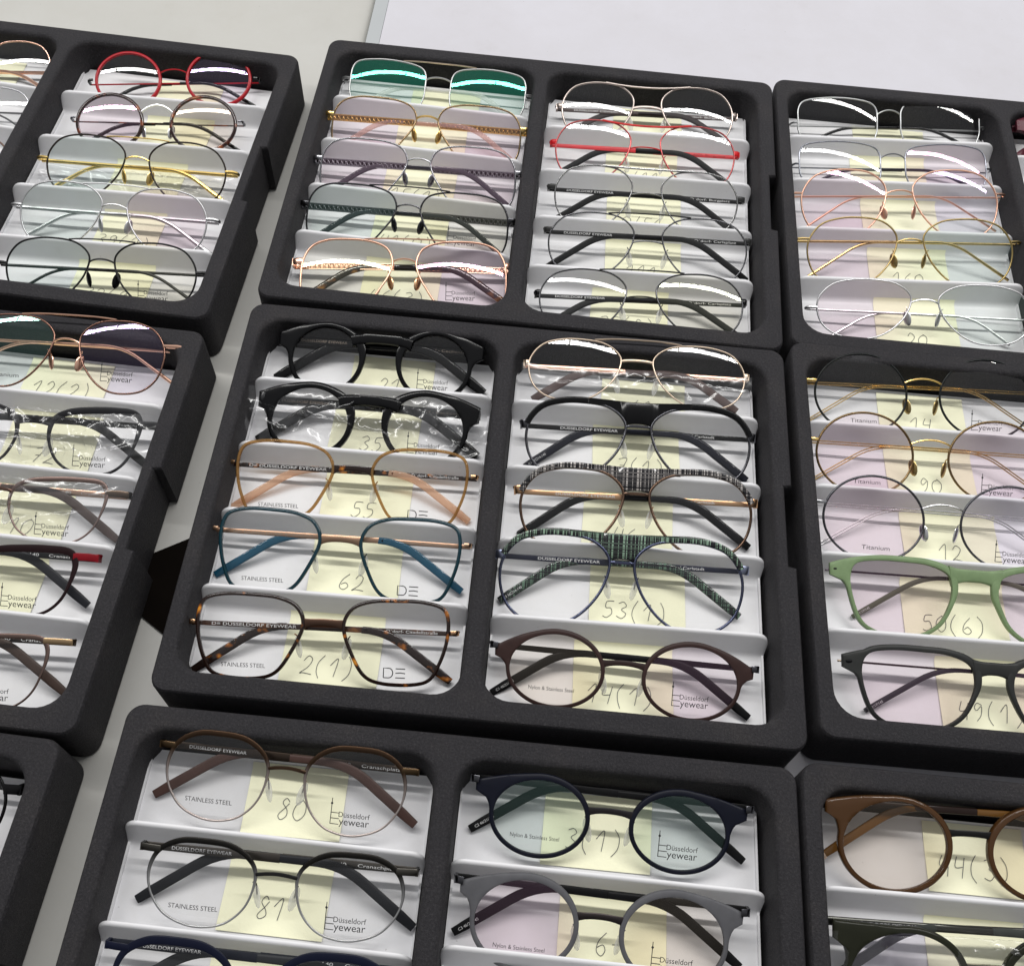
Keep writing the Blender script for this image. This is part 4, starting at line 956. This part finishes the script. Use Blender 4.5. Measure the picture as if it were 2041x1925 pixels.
'R3L2': mk(key, 'black-green round glasses in a clear sleeve at the bottom right corner', 'black-green round glasses in a clear sleeve', rim=plastic((.016, .017, .010), .22), w=2.7, bridge=None, bridge2=metal((.12, .11, .08), .3), brv=.66, brh=.8, brw2=1.1, tm=metal((.10, .10, .09), .3), tip=plastic((.05, .055, .05), .3), endcap=plastic((.25, .62, .10), .4), th=1.9, tipw=2.4, text=(DE[0], None, M_WPRINT), prints=(None, None), tint=('violet', 'clear'), rivet=2, nas=.6, topw=.1),
'L2R1': mk(tita, 'rose gold aviator glasses with purple-tinted glare, over note 12', 'rose gold aviators with purple glare', rim=metal(ROSE, .22), rim2=metal((.22, .12, .09)), bar='straight', barx=.1, barr=.6, barh=1.2, th=1.0, eh=1.5, tint=('mint', 'violet'), prints=(TI, 'logo'), text=ANE, twid=(20, 24)),
'L2R2': mk(cran, 'black rectangular glasses in a clear sleeve at the left edge', 'black rectangular glasses in a sleeve', shape='cat', rim=plastic((.012, .012, .014), .4), r=.85, tm=MBLACK, tip=MBLACK, epm=plastic((.012, .012, .014), .35), prints=(None, 'logo'), brv=.72, eh=1.6, lgy=.12),
'L2R3': mk(cran, 'bronze cat-eye glasses in a clear sleeve at the left edge', 'bronze cat-eye glasses in a sleeve', shape='cat', rim=metal((.16, .10, .08), .35), rim2=metal((.24, .17, .15), .35), tm=metal((.55, .36, .26), .3), tip=plastic((.07, .05, .045), .5), epm=metal((.10, .07, .05), .3), prints=(None, 'logo'), brv=.75, eh=2.0, lgy=.12),
'L2R4': mk(cran, 'black glasses with red outer corner at the left edge', 'black glasses with a red corner', shape='cat', rim=plastic((.014, .005, .006), .35), r=.85, tm=MBLACK, tip=plastic((.015, .016, .02), .45), epm=plastic((.20, .006, .012), .28), prints=(None, 'logo'), brv=.72, eh=2.2, lgy=.12),
'L2R5': mk(cran, 'brown metal glasses with gold hinge at the front of the left edge tray', 'brown metal glasses with a gold hinge', shape='cat', rim=metal((.20, .14, .12), .35), tm=metal((.06, .045, .035), .35), tip=plastic((.06, .04, .032), .5), epm=metal((.40, .28, .16), .3), prints=(None, 'logo'), eh=1.7, lgy=.12),
'L1L1': mk(tita, 'rose gold round glasses cut off by the upper left edge', 'rose gold round glasses cut off at the left', rim=metal((.72, .46, .36), .25), tm=metal(ROSE, .2), th=1.4, eh=1.5, tint=('clear', 'clear')),
'L1L2': mk(tita, 'silver round glasses cut off by the left edge, second from the back', 'silver round glasses cut off at the left', rim=metal((.62, .63, .64), .25), rim2=metal((.5, .5, .52), .3), tm=metal((.2, .2, .21), .3), epm=plastic((.03, .03, .03), .3), eh=1.3),
'L1L3': mk(tita, 'dark bronze glasses of which only the right corner enters at the left edge', 'dark bronze glasses at the left edge', rim=metal((.14, .09, .07), .3), tm=metal((.10, .07, .06), .3)),
'L3R1': mk(carl, 'glossy black glasses in the front left corner, temple sticking out over the tray', 'glossy black glasses in the front left corner', rim=BLACK, barm=BLACK, tm=BLACK, tip=BLACK, bar=None, text=None, drop=40, tang=58, bendk=1.27, tipw=1.6),
'R1R1': mk(key, 'burgundy round plastic glasses cut off by the upper right edge', 'burgundy round glasses at the upper right edge', rim=plastic((.10, .018, .03), .3), text=None, prints=(None, None)),
}
SHORT = {g: s['short'] for g, s in STYLE.items()}
notes()
for g in STYLE: build_glasses(g, STYLE[g])

# ------------------------------------------------------------------ clear sleeves round some pairs
def sleeve(g, label, seed, grow=5, amp=2.0, low=False, vtop=1.0):
    F = Fit(g); rnd = random.Random(seed); nx, ny = 110, 50
    w = F.we+grow; v0, v1 = (-1, (F.H-1)*vtop) if not low else (-1, F.H*.55)
    folds = [(rnd.uniform(-w, w), rnd.uniform(v0, v1), rnd.uniform(0, pi), rnd.uniform(2, 8), rnd.uniform(.3, 1.0)*rnd.choice((-1, 1))) for _ in range(60)]
    def h(x, v):
        t = 0
        for (a, b, th, ln, am) in folds:
            d = (x-a)*sin(th)-(v-b)*cos(th); l = (x-a)*cos(th)+(v-b)*sin(th)
            t += am*math.exp(-(d/1.25)**2-(l/(ln*2.4))**2)
        return t*amp*.95
    mb = MB(); vs = []
    for side in (1, -1):
        for j in range(ny+1):
            for i in range(nx+1):
                u, q = i/nx*2-1, j/ny*2-1
                x, v = u*w, v0+(v1-v0)*(q+1)/2
                e = max(0, 1-abs(u)**6)*max(0, 1-abs(q)**6)
                z = (F.zw(x, v)*.5+3.0)*e-2.5 if side > 0 else -3-9.0*e
                if low: z = -10+2*e*side
                vs.append((x+.8*h(v, x), v+.6*h(x+9, v), z+h(x, v)*(.35+.65*e)))
    N = (nx+1)*(ny+1); fs = []
    for o in (0, N):
        for j in range(ny):
            for i in range(nx):
                a = o+j*(nx+1)+i; fs.append((a, a+1, a+nx+2, a+nx+1))
    bd = [i for i in range(nx+1)] + [j*(nx+1)+nx for j in range(1, ny+1)] + [ny*(nx+1)+i for i in range(nx-1, -1, -1)] + [j*(nx+1) for j in range(ny-1, 0, -1)]
    for k in range(len(bd)):
        a, b = bd[k], bd[(k+1) % len(bd)]; fs.append((a, b, b+N, a+N))
    mb.add(vs, fs)
    o = link('plastic_sleeve', mb, film_mat(), None, True, 75)
    o.location = (F.x*MM, F.y*MM, F.z*MM); o.rotation_euler = (radians(F.beta), 0, radians(F.yaw))
    tag(o, label, 'plastic sleeve', 'clear plastic sleeves')
sleeve('M2L2', 'crumpled clear plastic sleeve around the thick black keyhole glasses', 3, 11, 3.2)
sleeve('M2R1', 'clear plastic sleeve around the champagne double-bar aviators', 5, 1, .8, False, .58)
sleeve('L2R2', 'crumpled clear sleeve around the black rectangular glasses at the left edge', 8, 4, 3.0)
sleeve('L2R3', 'clear sleeve around the bronze cat-eye glasses at the left edge', 11, 3, 2.4)
sleeve('R3L2', 'clear sleeve with shiny folds around the black-green glasses at the bottom right', 13, 4, 3.0)
sleeve('L1R3', 'crumpled clear sleeve lying under the black-rimmed gold aviators', 17, 1, 2.6, True)
